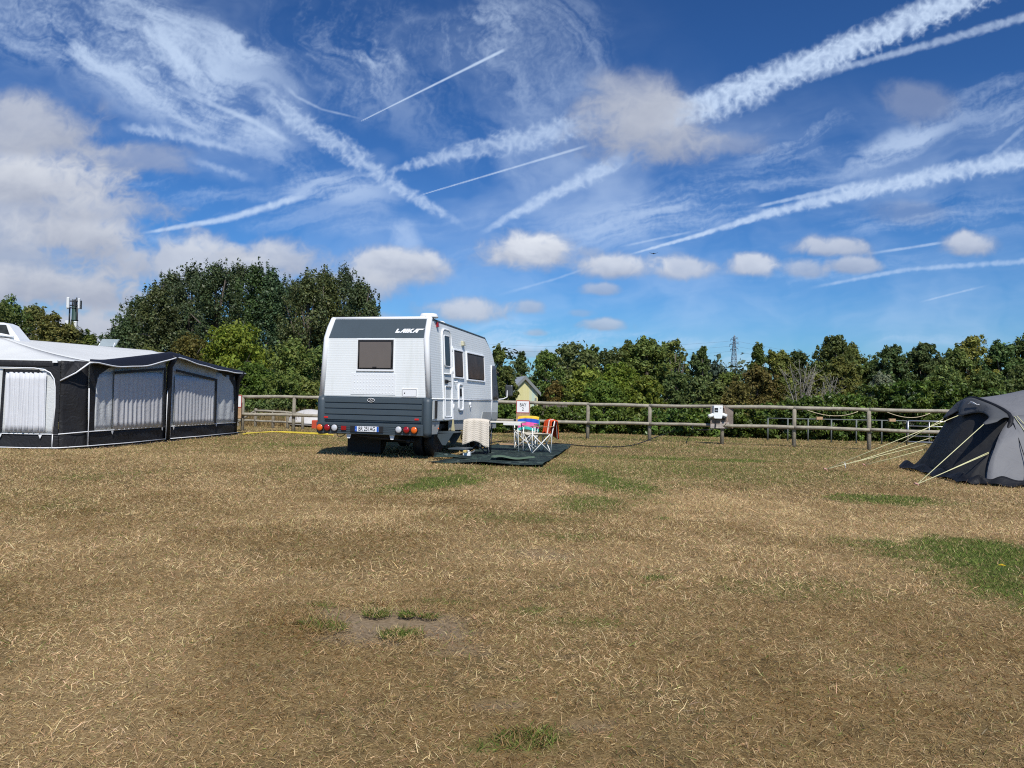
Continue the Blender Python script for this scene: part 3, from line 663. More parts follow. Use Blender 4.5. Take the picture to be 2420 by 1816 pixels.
# long wall: black frame, pale panels, windows with curtains behind a clear sheet, mud wall
def wall_panel(name, m, t0, t1, z0, z1, o=0., wob=.012, nu=16, nv=10, seed=0, parent=None, solid=.004, zt=None):
    def f(s, r):
        t = t0 + (t1 - t0) * s; top = zt(t) if zt else z1; z = z0 + (top - z0) * r
        return longw(t, z, o + wob * math.sin(5 * s * 3.1 + seed) * math.sin(4 * r + seed * 2) + wob * .6 * math.sin(13 * s + 7 * r + seed))
    return MB().grid(f, nu, nv).build(name, m, parent or aw, solid=solid)
wall_panel('wall_panel', M['canvas_grey'], .012, .425, .36, 0, 0, zt=lambda t: eave(t) - .03, nu=24)
wall_panel('wall_panel', M['canvas_grey'], .452, .985, .36, 0, 0, seed=2, zt=lambda t: eave(t) - .03, nu=24)
wall_panel('mud_wall', M['canvas_black'], -.002, .428, .0, .375, .012, seed=3, nu=20, nv=5)
wall_panel('mud_wall', M['canvas_black'], .445, .995, .0, .375, .012, seed=4, nu=20, nv=5)
wall_panel('wall_end', M['canvas_light'], .80, .955, .385, 0, .02, .018, seed=5, zt=lambda t: eave(t) - .18)
wall_panel('wall_end', M['canvas_light'], .03, .115, .385, 0, .02, .018, seed=6, zt=lambda t: eave(t) - .28, nu=10)
def curtain(name, m, t0, t1, z0, z1, folds, o, amp, parent=None, gather=0.):
    def f(s, r):
        t = t0 + (t1 - t0) * s; z = z0 + (z1 - z0) * r
        a = amp * (1.15 - .5 * r)
        w = float(fbm(np.array([s * folds * .8 + 3 * t0 * 10]), np.array([r * .5 + t1 * 7]), 33, 2)[0]); k = .5 + 1.1 * float(vnoise(np.array([s * folds * .35 + t0 * 50]), np.array([.5]), 12)[0])
        return longw(t, z, o + a * k * math.sin(2 * math.pi * folds * s + 4.5 * w) + a * .5 * (w - .5))
    return MB().grid(f, int(folds * 10), 8).build(name, m, parent or aw, solid=.002)
for t0, t1, z0, z1a, z1b, folds in ((.112, .405, .39, 1.70, 1.88, 11), (.470, .785, .39, 1.86, 1.68, 12)):
    wn = MB().grid(lambda s, r: longw(t0 + (t1 - t0) * s, .385 + (z1a + (z1b - z1a) * s - .385) * r, .085), 3, 3).build('window', M['clear'], aw)
    curtain('curtain', M['curtain_grey'], t0 + .004, t1 - .012, z0, (z1a + z1b) / 2 - .07, folds, .045, .010, wn)
    b = MB(); b.hexa([longw(t0, z1a - .06, .08), longw(t1, z1b - .06, .08), longw(t1, z1b, .08), longw(t0, z1a, .08)], [longw(t0, z1a - .06, .095), longw(t1, z1b - .06, .095), longw(t1, z1b, .095), longw(t0, z1a, .095)])
    b.hexa([longw(t1 - .012, .39, .07), longw(t1, .39, .07), longw(t1, z1b, .07), longw(t1 - .012, z1b, .07)], [longw(t1 - .012, .39, .092), longw(t1, .39, .092), longw(t1, z1b, .092), longw(t1 - .012, z1b, .092)])
    b.build('window_border', M['canvas_black'], wn)
def post(path, w, name='pole_sleeve', m='canvas_black'):
    MB().tube(path, w, 8, flat=.6).build(name, M[m], aw)
post([longw(TM, 0, .03), longw(TM, 1.2, .04), longw(TM, 1.9, .05), longw(TM - .004, 2.20, .2)], [.10, .10, .10, .13])
post([longw(.985, 0, .01), longw(.99, 1.3, .02), longw(.985, 1.7, .06), longw(.97, 1.9, .2)], [.07, .07, .09, .14])
# angled corner: black panel between the two walls
def corner(s, r):
    p = AW_C + (AW_A - AW_C) * s; z = 1.86 * r
    k = .025 * math.sin(9 * r + 4 * s) * math.sin(3.1 * s)
    return np.array([p[0] + k, p[1] - k, z]) - AO
MB().grid(corner, 6, 24).build('corner_panel', M['canvas_black'], aw, solid=.006)
# arch-shaped black borders beside the panels
def border(pts, f, w0):
    b = MB(); n = len(pts)
    vs = [f(*p) for p, q in pts] + [f(*q) for p, q in pts]
    b.add(vs, [(i, i + 1, n + i + 1, n + i) for i in range(n - 1)]); return b
b = border([((0, .36), (.03, .36)), ((0, .9), (.028, .9)), ((0, 1.3), (.03, 1.35)), ((0, 1.6), (.045, 1.60)), ((0, 1.8), (.09, 1.76)), ((.02, 1.86), (.16, 1.85)), ((.09, 1.93), (.25, 1.96))], lambda t, z: longw(t, z, .028), 0)
b.build('border', M['canvas_black'], aw, solid=.004)
b = border([((1.0, .36), (.965, .36)), ((1.0, 1.2), (.965, 1.2)), ((1.0, 1.5), (.95, 1.5)), ((1.0, 1.7), (.92, 1.68)), ((1.0, 1.9), (.86, 1.80)), ((.93, 1.98), (.80, 1.92))], lambda t, z: longw(t, z, .028), 0)
b.build('border', M['canvas_black'], aw, solid=.004)
# canopy: fringe leaning out over the long wall, swept to a peak at the middle pole
def lip(t):
    if t < TM: k = t / TM; return 1.845 + (2.175 - 1.845) * k - .165 * math.sin(math.pi * min(1, k)) ** .9 * (1 - .15 * k)
    k = (t - TM) / (1 - TM); return 2.175 + (1.90 - 2.175) * k - .07 * math.sin(math.pi * k)
def out_(t): return .21 + .03 * math.sin(math.pi * min(1, max(0, t)))
def fr(s, t):
    tt = -.035 + 1.045 * t; tc = min(max(tt, 0), 1); e = longw(tc, eave(tc) + .02, .02); l = longw(tt, lip(tc), float(out_(tc)))
    p = e + (l - e) * s; p[2] += .05 * math.sin(math.pi * s) + .008 * math.sin(40 * t) * s; return p
can = MB().grid(fr, 8, 60).build('canopy', M['canvas_navy'], aw, solid=.006)
pts = [fr(1, t) - np.array([0, 0, .006]) for t in np.linspace(0, 1, 61)]
MB().tube(pts, .017, 6).build('piping', M['trim'], can)
lp = fr(1, 0); cl = np.array([-9.36, 15.93, 1.44]) - AO; cm = np.array([-9.2, 16.15, 1.87]) - AO
def flap(s, r): a = cm + (cl - cm) * s; q = lp + (cl - lp) * s; return a + (q - a) * r
MB().grid(flap, 8, 6).build('corner_flap', M['canvas_black'], can, solid=.005)
MB().tube([lp, lp + (cl - lp) * .5 + np.array([.02, -.02, -.03]), cl], .017, 6).build('piping', M['trim'], can)
le = fr(1, 1); b = MB(); b.add([le, longw(1.0, 1.55, .03), longw(.985, 1.9, .03)], [(0, 1, 2)]); b.build('corner_flap', M['canvas_black'], can, solid=.005)
# end wall facing the field
def end_panel(name, m, x0, x1, z0, z1, o=0., wob=.01, seed=0, solid=.004, nu=16, nv=10, parent=None):
    return MB().grid(lambda s, r: sidew(x0 + (x1 - x0) * s, z0 + (z1 - z0) * r, o + wob * math.sin(9 * s + seed) * math.sin(5 * r + seed)), nu, nv).build(name, m, parent or aw, solid=solid)
end_panel('end_wall', M['canvas_light'], -13.5, -9.42, .32, 1.74, 0, nu=30)
end_panel('mud_wall', M['canvas_black'], -13.5, -9.36, 0, .33, .012, seed=1, nu=24, nv=5)
end_panel('top_band', M['canvas_black'], -13.5, -9.36, 1.71, 1.845, .02, nu=20, nv=3)
def ecur(s, r):
    x = -10.47 + .84 * s; z = .36 + 1.24 * r
    return sidew(x, z, .04 + (.024 - .010 * r) * (.4 + 1.1 * float(vnoise(np.array([s * 4.]), np.array([.3]), 8)[0])) * math.sin(2 * math.pi * 8 * s + 5 * float(fbm(np.array([s * 7]), np.array([r * .7]), 61, 2)[0])) + .006 * math.sin(30 * s + 4 * r))
MB().grid(ecur, 90, 8).build('curtain', M['curtain'], aw, solid=.002)
b = MB(); b.tube([sidew(-10.62, 1.69, .035), sidew(-9.9, 1.69, .035), sidew(-9.70, 1.665, .035), sidew(-9.56, 1.60, .035), sidew(-9.48, 1.48, .035), sidew(-9.45, 1.3, .035), sidew(-9.44, .9, .035), sidew(-9.475, .33, .035)], .014, 6); b.build('piping', M['trim'], aw)
b = MB(); b.hexa([sidew(-10.52, 1.60, .03), sidew(-9.72, 1.60, .03), sidew(-9.80, 1.665, .03), sidew(-10.52, 1.665, .03)], [sidew(-10.52, 1.60, .045), sidew(-9.72, 1.60, .045), sidew(-9.80, 1.665, .045), sidew(-10.52, 1.665, .045)])
b.hexa([sidew(-10.58, .34, .03), sidew(-10.53, .34, .03), sidew(-10.50, 1.66, .03), sidew(-10.54, 1.66, .03)], [sidew(-10.58, .34, .045), sidew(-10.53, .34, .045), sidew(-10.50, 1.66, .045), sidew(-10.54, 1.66, .045)]); b.build('window_border', M['canvas_black'], aw)
# black curved border on the right of the end wall
b = border([((-9.36, .33), (-9.47, .33)), ((-9.36, .9), (-9.435, .9)), ((-9.36, 1.3), (-9.44, 1.3)), ((-9.36, 1.5), (-9.475, 1.48)), ((-9.36, 1.7), (-9.56, 1.61)), ((-9.36, 1.75), (-9.72, 1.71))], lambda x, z: sidew(x, z, .04), 0); b.build('border', M['canvas_black'], aw, solid=.004)
# white piping along the mud wall and the ground, window toggles
def pipe(pts, r=.012): MB().tube(pts, r, 6).build('piping', M['trim'], aw)
pipe([sidew(-13.4, .33, .02), sidew(-9.9, .325, .025), sidew(-9.38, .33, .03), longw(0, .375, .03), longw(.2, .38, .03), longw(TM - .012, .385, .03)])
pipe([longw(TM + .012, .385, .03), longw(.7, .38, .03), longw(1.0, .38, .03)])
pipe([sidew(-13.4, .05, .03), sidew(-9.9, .04, .04), sidew(-9.38, .05, .04), longw(0, .07, .04), longw(.2, .06, .045), longw(TM - .012, .07, .045)])
pipe([longw(TM + .012, .07, .045), longw(.7, .06, .045), longw(1.0, .07, .045)])
pipe([longw(.001, .05, .035), longw(.001, .7, .035), longw(-.002, 1.3, .035)], .011)
pipe([sidew(-9.475, .04, .04), sidew(-9.47, .33, .04)], .010)
for t in (TM - .014, TM + .014): pipe([longw(t, .05, .05), longw(t, 1.3, .06)], .010)
for p in (longw(.115, .36, .04), longw(.40, .37, .04), longw(.475, .37, .04), longw(.80, .37, .04), sidew(-9.72, .31, .04), sidew(-10.55, .31, .04)):
    b = MB(); d = longw(.01, 0) - longw(0, 0) if p[1] > 0 else np.array([.04, 0, 0]); d = d / np.linalg.norm(d) * .035; n = (np.array([*AW_N, 0]) if p[1] > 0 else np.array([0, -1, 0])) * .012
    b.add([p - d, p + d, p - np.array([0, 0, .075]), p - d + n, p + d + n, p - np.array([0, 0, .075]) + n], [(0, 1, 2), (3, 5, 4), (0, 3, 4, 1), (1, 4, 5, 2), (2, 5, 3, 0)]); b.build('toggle', M['trim'], aw)
b = MB(); p = sidew(-9.5, 1.84, .05); b.box(p[0], p[0] + .10, p[1] - .03, p[1], p[2] - .03, p[2] + .02); b.build('corner_clip', M['trim'], aw)
# ground valance creeping out
def val(s, r):
    p = longw(s, .02 * (1 - r) + .005, .02 + .10 * r + .03 * math.sin(31 * s) * r); return p
MB().grid(val, 60, 3).build('ground_flap', M['canvas_black'], aw, solid=.004)

# the caravan behind
cv = empty('caravan', (-12.6, 20.5, 0), 0, 'white touring caravan mostly hidden behind the black and white awning', 'caravan')
CO = np.array([-12.6, 20.5, 0])
def cvpart(prof, ya, yb, name, bev):
    b = MB(); n = len(prof); y0 = lambda z: ya + .28 * max(0, (z - 1.2)) / 1.5
    vs = [(x - CO[0], y0(z) - CO[1], z) for x, z in prof] + [(x - CO[0], yb - CO[1], z) for x, z in prof]
    b.add(vs, [tuple(range(n))[::-1], tuple(range(n, 2 * n))] + [(i, (i + 1) % n, n + (i + 1) % n, n + i) for i in range(n)]); return b.build(name, M['caravan_white'], cv, bevel=bev)
cvpart([(-13.9, .45), (-11.42, .45), (-11.42, 2.22), (-11.6, 2.36), (-12.2, 2.46), (-13.1, 2.46), (-13.7, 2.36), (-13.9, 2.2)], 17.3, 24.4, 'body', .03)
cvpart([(-13.9, 1.2), (-11.3, 1.2), (-11.10, 2.30), (-11.16, 2.40), (-11.42, 2.70), (-11.56, 2.755), (-13.5, 2.755), (-13.75, 2.68), (-13.95, 2.3)], 17.1, 17.75, 'front_hood', .02)
yy = lambda z: 17.1 + .28 * max(0, (z - 1.2)) / 1.5 - 20.5 - .012
b = MB(); b.hexa([(-.9, yy(2.40), 2.40), (1.28, yy(2.40), 2.40), (1.13, yy(2.70), 2.70), (-.85, yy(2.70), 2.70)], [(-.9, yy(2.40) - .01, 2.40), (1.28, yy(2.40) - .01, 2.40), (1.13, yy(2.70) - .01, 2.70), (-.85, yy(2.70) - .01, 2.70)]); b.build('front_window', M['glass'], cv)
b = MB(); b.tube([(.3, yy(2.42) - .04, 2.45), (.85, yy(2.42) - .06, 2.47), (1.1, yy(2.42) - .06, 2.455), (1.36, yy(2.40) - .03, 2.43)], [.04, .05, .045, .02], 8); b.build('window_visor', M['trim'], cv)
q = MB(); Y0 = 23.25 - CO[1]
q.hexa([(-.05, Y0, 2.44), (.50, Y0, 2.44), (.50, Y0 + .5, 2.44), (-.05, Y0 + .5, 2.44)], [(-.05, Y0, 2.60), (.50, Y0, 2.60), (.50, Y0 + .5, 2.60), (-.05, Y0 + .5, 2.60)]); sk = q.build('skylight', M['trim'], cv)
M['tinted'] = mat('tinted_acrylic', (.32, .36, .36), .15, var=.1, spec=.6)
q = MB(); q.hexa([(-.02, Y0 + .1, 2.62), (.50, Y0 + .1, 2.62), (.62, Y0 + .12, 2.85), (.10, Y0 + .12, 2.85)], [(-.02, Y0 + .13, 2.62), (.50, Y0 + .13, 2.62), (.62, Y0 + .19, 2.85), (.10, Y0 + .19, 2.85)]); q.build('lid', M['tinted'], sk, bevel=.012)
q = MB(); q.tube([(.0, Y0 + .08, 2.58), (.05, Y0 + .1, 2.72)], .012, 6); q.build('stay', M['trim'], sk)
q = MB(); q.tube([(.46, Y0 + .08, 2.58), (.5, Y0 + .1, 2.74)], .012, 6); q.build('stay', M['trim'], sk)
def wheel_c(y):
    t = MB(); t.lathe([(.18, -.09), (.29, -.09), (.31, 0), (.29, .09), (.18, .09)], 20, 0, (1.05, y, .31), 'x'); w = t.build('wheel', M['black'], cv)
wheel_c(.2)
# ------------------------------------------------------------------ the grey tunnel tent on the right
M['tent_light'] = cloth('light_grey_tent_cloth', (.17, .172, .18), .6, .05, bump=.6, bscale=2.2, spec=.25)
M['tent_dark'] = cloth('charcoal_tent_cloth', (.034, .034, .034), .65, .03, bump=.7, bscale=2.5, spec=.2)
M['tent_mid'] = cloth('slate_tent_cloth', (.082, .086, .090), .6, .06, bump=.7, bscale=3, spec=.25)
M['tent_black'] = cloth('black_tent_sleeve', (.010, .011, .014), .6, 0, bump=.3)
M['rope'] = mat('pale_yellow_cord', (.66, .64, .36), .7, var=.1)
tent = empty('tent', (9.2, 14.2, 0), 0, 'grey tunnel tent with dark sloping porch and yellow guy ropes', 'tent')
TO = np.array([9.2, 14.2, 0])
def spline(pts, n):
    P_ = [np.array(p, float) for p in pts]; P_ = [2 * P_[0] - P_[1]] + P_ + [2 * P_[-1] - P_[-2]]; out = []
    m = len(pts) - 1
    for k in range(n + 1):
        u = k / n * m; i = min(int(u), m - 1); f = u - i; a, b_, c, d = P_[i:i + 4]
        out.append(.5 * ((2 * b_) + (c - a) * f + (2 * a - 5 * b_ + 4 * c - d) * f ** 2 + (3 * b_ - a - 3 * c + d) * f ** 3))
    return np.array(out)
NA = 36
arch0 = spline([(8.80, 16.35, 0), (8.86, 15.85, .62), (8.74, 15.25, 1.20), (8.58, 14.5, 1.42), (8.52, 13.95, 1.40), (8.56, 13.2, 1.13), (8.30, 13.0, .76), (8.06, 12.93, .50), (7.72, 12.55, 0)], NA)
arch1 = spline([(10.6, 16.7, 0), (10.6, 16.3, .8), (10.5, 15.4, 1.62), (10.45, 14.6, 1.86), (10.45, 13.9, 1.86), (10.4, 13.1, 1.58), (10.3, 12.6, 1.0), (10.2, 12.3, .5), (10.1, 12.05, 0)], NA)
arch2 = spline([(13.0, 16.7, 0), (13.0, 16.4, .8), (13.0, 15.5, 1.7), (13.0, 14.6, 1.95), (13.0, 13.9, 1.95), (13.0, 13.1, 1.66), (13.0, 12.6, 1.05), (13.0, 12.3, .5), (13.0, 12.05, 0)], NA)
arch3 = spline([(15.2, 15.8, 0), (15.1, 15.6, .4), (15.0, 15.2, .9), (15.0, 14.6, 1.2), (15.0, 13.9, 1.2), (15.0, 13.4, 1.0), (15.0, 13.2, .6), (15.1, 13.0, .3), (15.2, 12.9, 0)], NA)
def loft(rows, sag, nsub):
    def f(s, t):
        u = s * (len(rows) - 1); i = min(int(u), len(rows) - 2); k = u - i; j = t * NA; j0 = min(int(j), NA - 1); jf = j - j0
        a = rows[i][j0] * (1 - jf) + rows[i][j0 + 1] * jf; b = rows[i + 1][j0] * (1 - jf) + rows[i + 1][j0 + 1] * jf
        p = a + (b - a) * k; c = np.array([p[0], 14.3, .3]); d = (c - p); d /= np.linalg.norm(d) + 1e-6
        w = sag * math.sin(math.pi * k) + .015 * math.sin(21 * t + 9 * s) * math.sin(math.pi * k)
        return p + d * w - TO
    return MB().grid(f, nsub, NA)
loft([arch0, arch1, arch2, arch3], .07, 36).build('fly_sheet', M['tent_light'], tent, solid=.004)
# porch: dark front sloping from the arch to the ground
foot = spline([(8.25, 16.15, .02), (8.02, 15.0, .02), (7.78, 13.9, .02), (7.62, 12.95, .02), (7.72, 12.55, .02)], NA)
def porch(s, t):
    j = t * NA; j0 = min(int(j), NA - 1); jf = j - j0
    a = arch0[j0] * (1 - jf) + arch0[j0 + 1] * jf; b = foot[j0] * (1 - jf) + foot[j0 + 1] * jf
    # outer arch legs run straight to the ground, the middle bellies out
    p = a + (b - a) * s
    bow = .10 * math.sin(math.pi * s) * math.sin(math.pi * t)
    p = p + np.array([-.6 * bow, 0, -.35 * bow]) + np.array([1, 0, 0]) * (.05 * math.sin(38 * t + 5 * s + 2 * math.sin(9 * t)) * s * (1 - s) * (.4 + t) + .05 * math.sin(19 * t + 2 * s) * s ** 2 * (1.02 - s) * 4)
    return p - TO
MB().grid(porch, 14, 72).build('porch_front', M['tent_dark'], tent, solid=.004)
MB().tube([p - TO for p in arch0[4:27]], .042, 8).build('arch_sleeve', M['tent_black'], tent)
# hood over the porch, scalloped lower edge with two tips
ti = spline([(8.62, 15.35, .98), (8.38, 14.92, 1.045), (8.46, 14.55, 1.20), (8.26, 14.2, 1.105), (8.32, 13.85, 1.17), (8.30, 13.5, 1.17), (8.18, 13.2, 1.10), (7.98, 13.0, .985), (8.22, 13.02, 1.03)], 40)
ap = spline([arch0[8], arch0[11], arch0[14], arch0[17], arch0[20], arch0[22], arch0[23]], 40) + np.array([-.035, -.0, .012])
def hood(s, t):
    k = min(int(t * 40), 39); f = t * 40 - k; a = ap[k] * (1 - f) + ap[k + 1] * f; b = ti[k] * (1 - f) + ti[k + 1] * f
    p = a + (b - a) * s; p[2] += .035 * math.sin(math.pi * s); p[0] -= .012 * math.sin(33 * t + 5 * s) * s; return p - TO
hd = MB().grid(hood, 10, 60).build('hood', M['tent_mid'], tent, solid=.004)
q = MB(); c = [hood(.52, .45 + .12 * k / 6) + np.array([-.035, 0, .012 + .012 * math.sin(k)]) for k in range(7)]
q.tube(c, .008, 5); q.tube([c[1], c[1] + np.array([-.004, -.02, .03]), c[3] + np.array([-.004, 0, .022]), c[5]], .007, 5); q.build('emblem', M['white_print'], hd)
# side wing on the near side: pale panel with the pulled-out corner
def wing(s, t):
    a = np.array([8.56, 13.2, 1.13]) * (1 - t) + np.array([7.72, 12.55, .0]) * t
    a = a + np.array([0.02, -.02, .0]) + np.array([-.10, -.02, .06]) * math.sin(math.pi * t)
    b = np.array([10.4, 12.9, 1.45]) * (1 - t) + np.array([10.1, 11.95, .0]) * t
    p = a + (b - a) * s; p[1] -= .05 * math.sin(math.pi * s) * math.sin(math.pi * t) - .05 * math.sin(17 * s + 9 * t) * t * (1 - t) * 2; return p - TO
MB().grid(wing, 24, 14).build('side_panel', M['tent_light'], tent, solid=.004)
# valance along the ground
vp = np.concatenate([foot[::2], spline([(7.72, 12.55, .02), (8.2, 12.38, .02), (9.2, 12.1, .02), (10.2, 11.95, .02), (13, 11.95, .02)], 20)[1:]])
def valance(s, t):
    j = t * (len(vp) - 1); j0 = min(int(j), len(vp) - 2); jf = j - j0; p = vp[j0] * (1 - jf) + vp[j0 + 1] * jf
    d = (vp[j0 + 1] - vp[j0]); d /= np.linalg.norm(d); n = np.array([-d[1], d[0], 0]);  n = -n if n[1] > 0 and j0 > NA / 2 else n
    n = np.array([-.85, -.5, 0]) if j0 < NA / 2 else np.array([-.2, -1, 0])
    w = .17 + .05 * math.sin(37 * t) + .03 * math.sin(91 * t)
    return p + n * w * s + np.array([0, 0, .10 * (1 - s) ** 2 + .03 * math.sin(60 * t + 3 * s) * (1 - s * .4) + .015]) - TO
MB().grid(valance, 6, 110).build('valance', M['tent_black'], tent, solid=.004)
# guy ropes and pegs
PEG1, PEG2, PEG3 = (6.08, 14.83, .03), (7.45, 16.2, .03), (6.46, 12.22, .03)
def rope(pts, r=.0065): 
    MB().tube([np.array(p) - TO for p in pts], r, 6).build('guy_rope', M['rope'], tent)
T1, T2, T3, T4 = ti[5] , ti[14], ti[35], np.array([8.02, 12.92, .50])
rope([T2, PEG1]); rope([T1, PEG2]); rope([np.array([8.72, 15.6, .72]), (6.8, 15.0, .2), PEG1], .0065); rope([np.array([8.66, 15.75, .55]), PEG1], .0065); rope([np.array([8.55, 15.8, .42]), (8.0, 16.0, .21), PEG2], .0065)
rope([T3, PEG3], .0065); rope([T4, PEG3], .0065); rope([T4 + np.array([.0, .0, .02]), (6.9, 12.42, .16)], .0065)
rope([np.array([8.60, 13.15, 1.13]), (8.55, 11.9, .05)], .0065); rope([np.array([8.62, 13.12, 1.14]), (8.85, 11.9, .05)], .0065)
MB().tube([np.array([8.52, 13.05, 1.02]) - TO, np.array([8.35, 12.42, .3]) - TO, np.array([8.25, 12.3, .02]) - TO], .006, 5).build('dark_cord', M['tent_black'], tent)
M['peg'] = mat('pink_tent_peg', (.55, .30, .24), .5)
for p in (PEG1, PEG2, PEG3):
    MB().tube([(p[0] - TO[0] - .05, p[1] - TO[1] - .02, .045), (p[0] - TO[0], p[1] - TO[1], .03), (p[0] - TO[0] + .05, p[1] - TO[1] + .02, -.05)], .016, 6).build('peg', M['peg'], tent)
q = MB(); q.tube([np.array([6.45, 14.86, .16]) - TO, np.array([6.46, 14.84, .05]) - TO], .007, 5); q.build('slider', M['white_print'], tent)
# ------------------------------------------------------------------ the field: ground and grass
def G2(px, py):
    p = on_ground(px, py); return p[0], p[1]
_ell = []
def _e(px, py, rx, ry, ang, amt, kind):
    x, y = G2(px, py); _ell.append((x, y, rx, ry, R(ang), amt, kind))
# lush patches where the field stays damp, worn earth, pale trampled straw
_e(2262, 1300, .85, .72, 10, 1.0, 'green'); _e(2360, 1335, .75, .7, 20, 1.0, 'green'); _e(2460, 1400, .65, .6, 30, .8, 'green'); _e(2160, 1310, .5, .42, 0, .45, 'green')
_e(2085, 1182, .75, .6, 0, 1.0, 'green'); _e(2200, 1190, .5, .4, 0, .35, 'green')
_e(1040, 1140, .6, 1.6, -20, .85, 'green'); _e(1090, 1115, 1.0, .9, 0, .45, 'green'); _e(1410, 1130, .6, 2.8, 8, .85, 'green'); _e(1400, 1190, .5, .8, 0, .65, 'green')
_e(1240, 1225, .9, .35, 0, .35, 'green'); _e(1500, 1080, 2.2, 1.0, 0, .55, 'green'); _e(1730, 1090, 1.3, .6, 0, .95, 'green'); _e(1560, 1085, 1.0, .6, 0, .8, 'green'); _e(1650, 1120, 1.8, 1.3, 0, .45, 'green')
_e(1850, 1130, 2.2, 1.6, 0, .3, 'green'); _e(690, 1052, 1.2, .8, 0, .6, 'green'); _e(600, 1060, 1.5, 1., 0, .35, 'green'); _e(1330, 1035, 6, 2.2, -3, .5, 'green')
_e(1700, 1060, 6, 1.6, -3, .42, 'green'); _e(1550, 1110, 4.5, 2.6, 0, .42, 'green'); _e(1850, 1075, 3, 2.5, 0, .42, 'green'); _e(1250, 1110, 1.6, 2, 0, .35, 'green'); _e(1540, 1365, .12, .09, 0, .7, 'green'); _e(1570, 1225, .1, .12, 0, .7, 'green')
_e(1240, 1745, .16, .09, 10, .55, 'green'); _e(1150, 1760, .1, .06, 0, .4, 'green'); _e(890, 1450, .08, .08, 0, .7, 'green'); _e(950, 1497, .13, .07, 0, .8, 'green'); _e(765, 1482, .15, .07, -10, .7, 'green')
_e(760, 1430, .12, .09, 0, .5, 'green'); _e(1000, 1455, .09, .05, 0, .5, 'green'); _e(960, 1452, .05, .05, 0, .8, 'green'); _e(1070, 1420, .25, .05, 0, .45, 'green'); _e(1260, 1440, .12, .1, 0, .5, 'green')
_e(1380, 1470, .25, .12, 0, .35, 'green'); _e(1900, 1390, .6, .35, 0, .25, 'green'); _e(2120, 1590, .25, .1, 0, .3, 'green'); _e(1350, 1270, .4, .2, 0, .3, 'green')
_e(870, 1468, .36, .34, 0, 1.0, 'bare'); _e(985, 1472, .40, .34, 0, 1.0, 'bare'); _e(1040, 1490, .3, .17, 0, .95, 'bare'); _e(820, 1445, .2, .14, 0, .9, 'bare'); _e(1090, 1520, .18, .08, 0, .7, 'bare')
_e(1290, 1310, .35, .22, 0, .55, 'bare'); _e(1345, 1550, .13, .05, 0, .6, 'bare'); _e(1190, 1660, .14, .05, 0, .7, 'bare'); _e(1400, 1705, .15, .06, 0, .6, 'bare'); _e(1080, 1540, .2, .07, 0, .5, 'bare')
_e(1990, 1250, 1.5, 1.1, 0, .8, 'pale'); _e(1700, 1190, 1.4, 1.6, 0, .8, 'pale'); _e(1260, 1180, .8, .8, 0, .65, 'pale'); _e(1330, 1180, .7, .9, 0, .5, 'pale'); _e(2300, 1250, 1.2, .5, 0, .7, 'pale')
_e(300, 1330, 1.2, .9, 0, .35, 'pale'); _e(700, 1380, .8, .5, 0, .35, 'pale'); _e(430, 1080, 3, 1.6, 0, .4, 'pale'); _e(2200, 1600, .6, .3, 0, .3, 'pale')
def field(x, y):
    """how green, bare and pale the field is at a place (arrays)"""
    wx = (fbm(x * 1.7, y * 1.7, 31, 3) - .5); wy = (fbm(x * 1.7, y * 1.7, 57, 3) - .5)
    w3 = (fbm(x * 7, y * 7, 77, 4) - .5); w5 = (fbm(x * 28, y * 28, 79, 2) - .5)
    out = {'green': np.zeros_like(x), 'bare': np.zeros_like(x), 'pale': np.zeros_like(x)}
    for cx, cy_, rx, ry, an, amt, k in _ell:
        s = min(rx, ry)
        X_ = x - cx + wx * .9 * s; Y_ = y - cy_ + wy * .9 * s
        e = ((X_ * math.cos(an) + Y_ * math.sin(an)) / rx) ** 2 + ((-X_ * math.sin(an) + Y_ * math.cos(an)) / ry) ** 2
        e = np.sqrt(e) + w3 * (.95 if k == 'green' else .5) + w5 * .35
        out[k] = np.maximum(out[k], amt * (1 - smoothstep(.35 if k == 'green' else .5, 1.3 if k == 'green' else 1.1, e)))
    far = smoothstep(10, 24, y)
    g0 = fbm(x * .33, y * .26, 5, 4); g1 = fbm(x * 1.3, y * 1.0, 9, 4)
    out['green'] = np.clip(np.maximum(out['green'], smoothstep(.52, .78, g0 * .6 + g1 * .4) * (.34 + .2 * far) + .20 * far), 0, 1)
    out['pale'] = np.clip(np.maximum(out['pale'], smoothstep(.42, .75, fbm(x * .55, y * .5, 15, 4)) * .5), 0, 1)
    out['tuft'] = smoothstep(.35, .75, fbm(x * 4.5, y * 3.8, 19, 3) * .65 + fbm(x * 1.1, y * .9, 23, 3) * .35)
    out['tone'] = smoothstep(.3, .72, fbm(x * 2.6, y * 2.2, 63, 4))
    out['worn'] = smoothstep(.55, .8, fbm(x * .9 + 4, y * .9, 25, 4)) * (1 - far)
    out['green'] = out['green'] * (1 - .6 * out['worn'] * (out['green'] < .3))
    return out
def bumps(x, y):
    return (fbm(x * .7, y * .7, 41, 3) - .5) * .05 * np.exp(-(np.maximum(np.abs(x) - 30, 0) / 20) ** 2) + (fbm(x * 5, y * 5, 43, 2) - .5) * .012

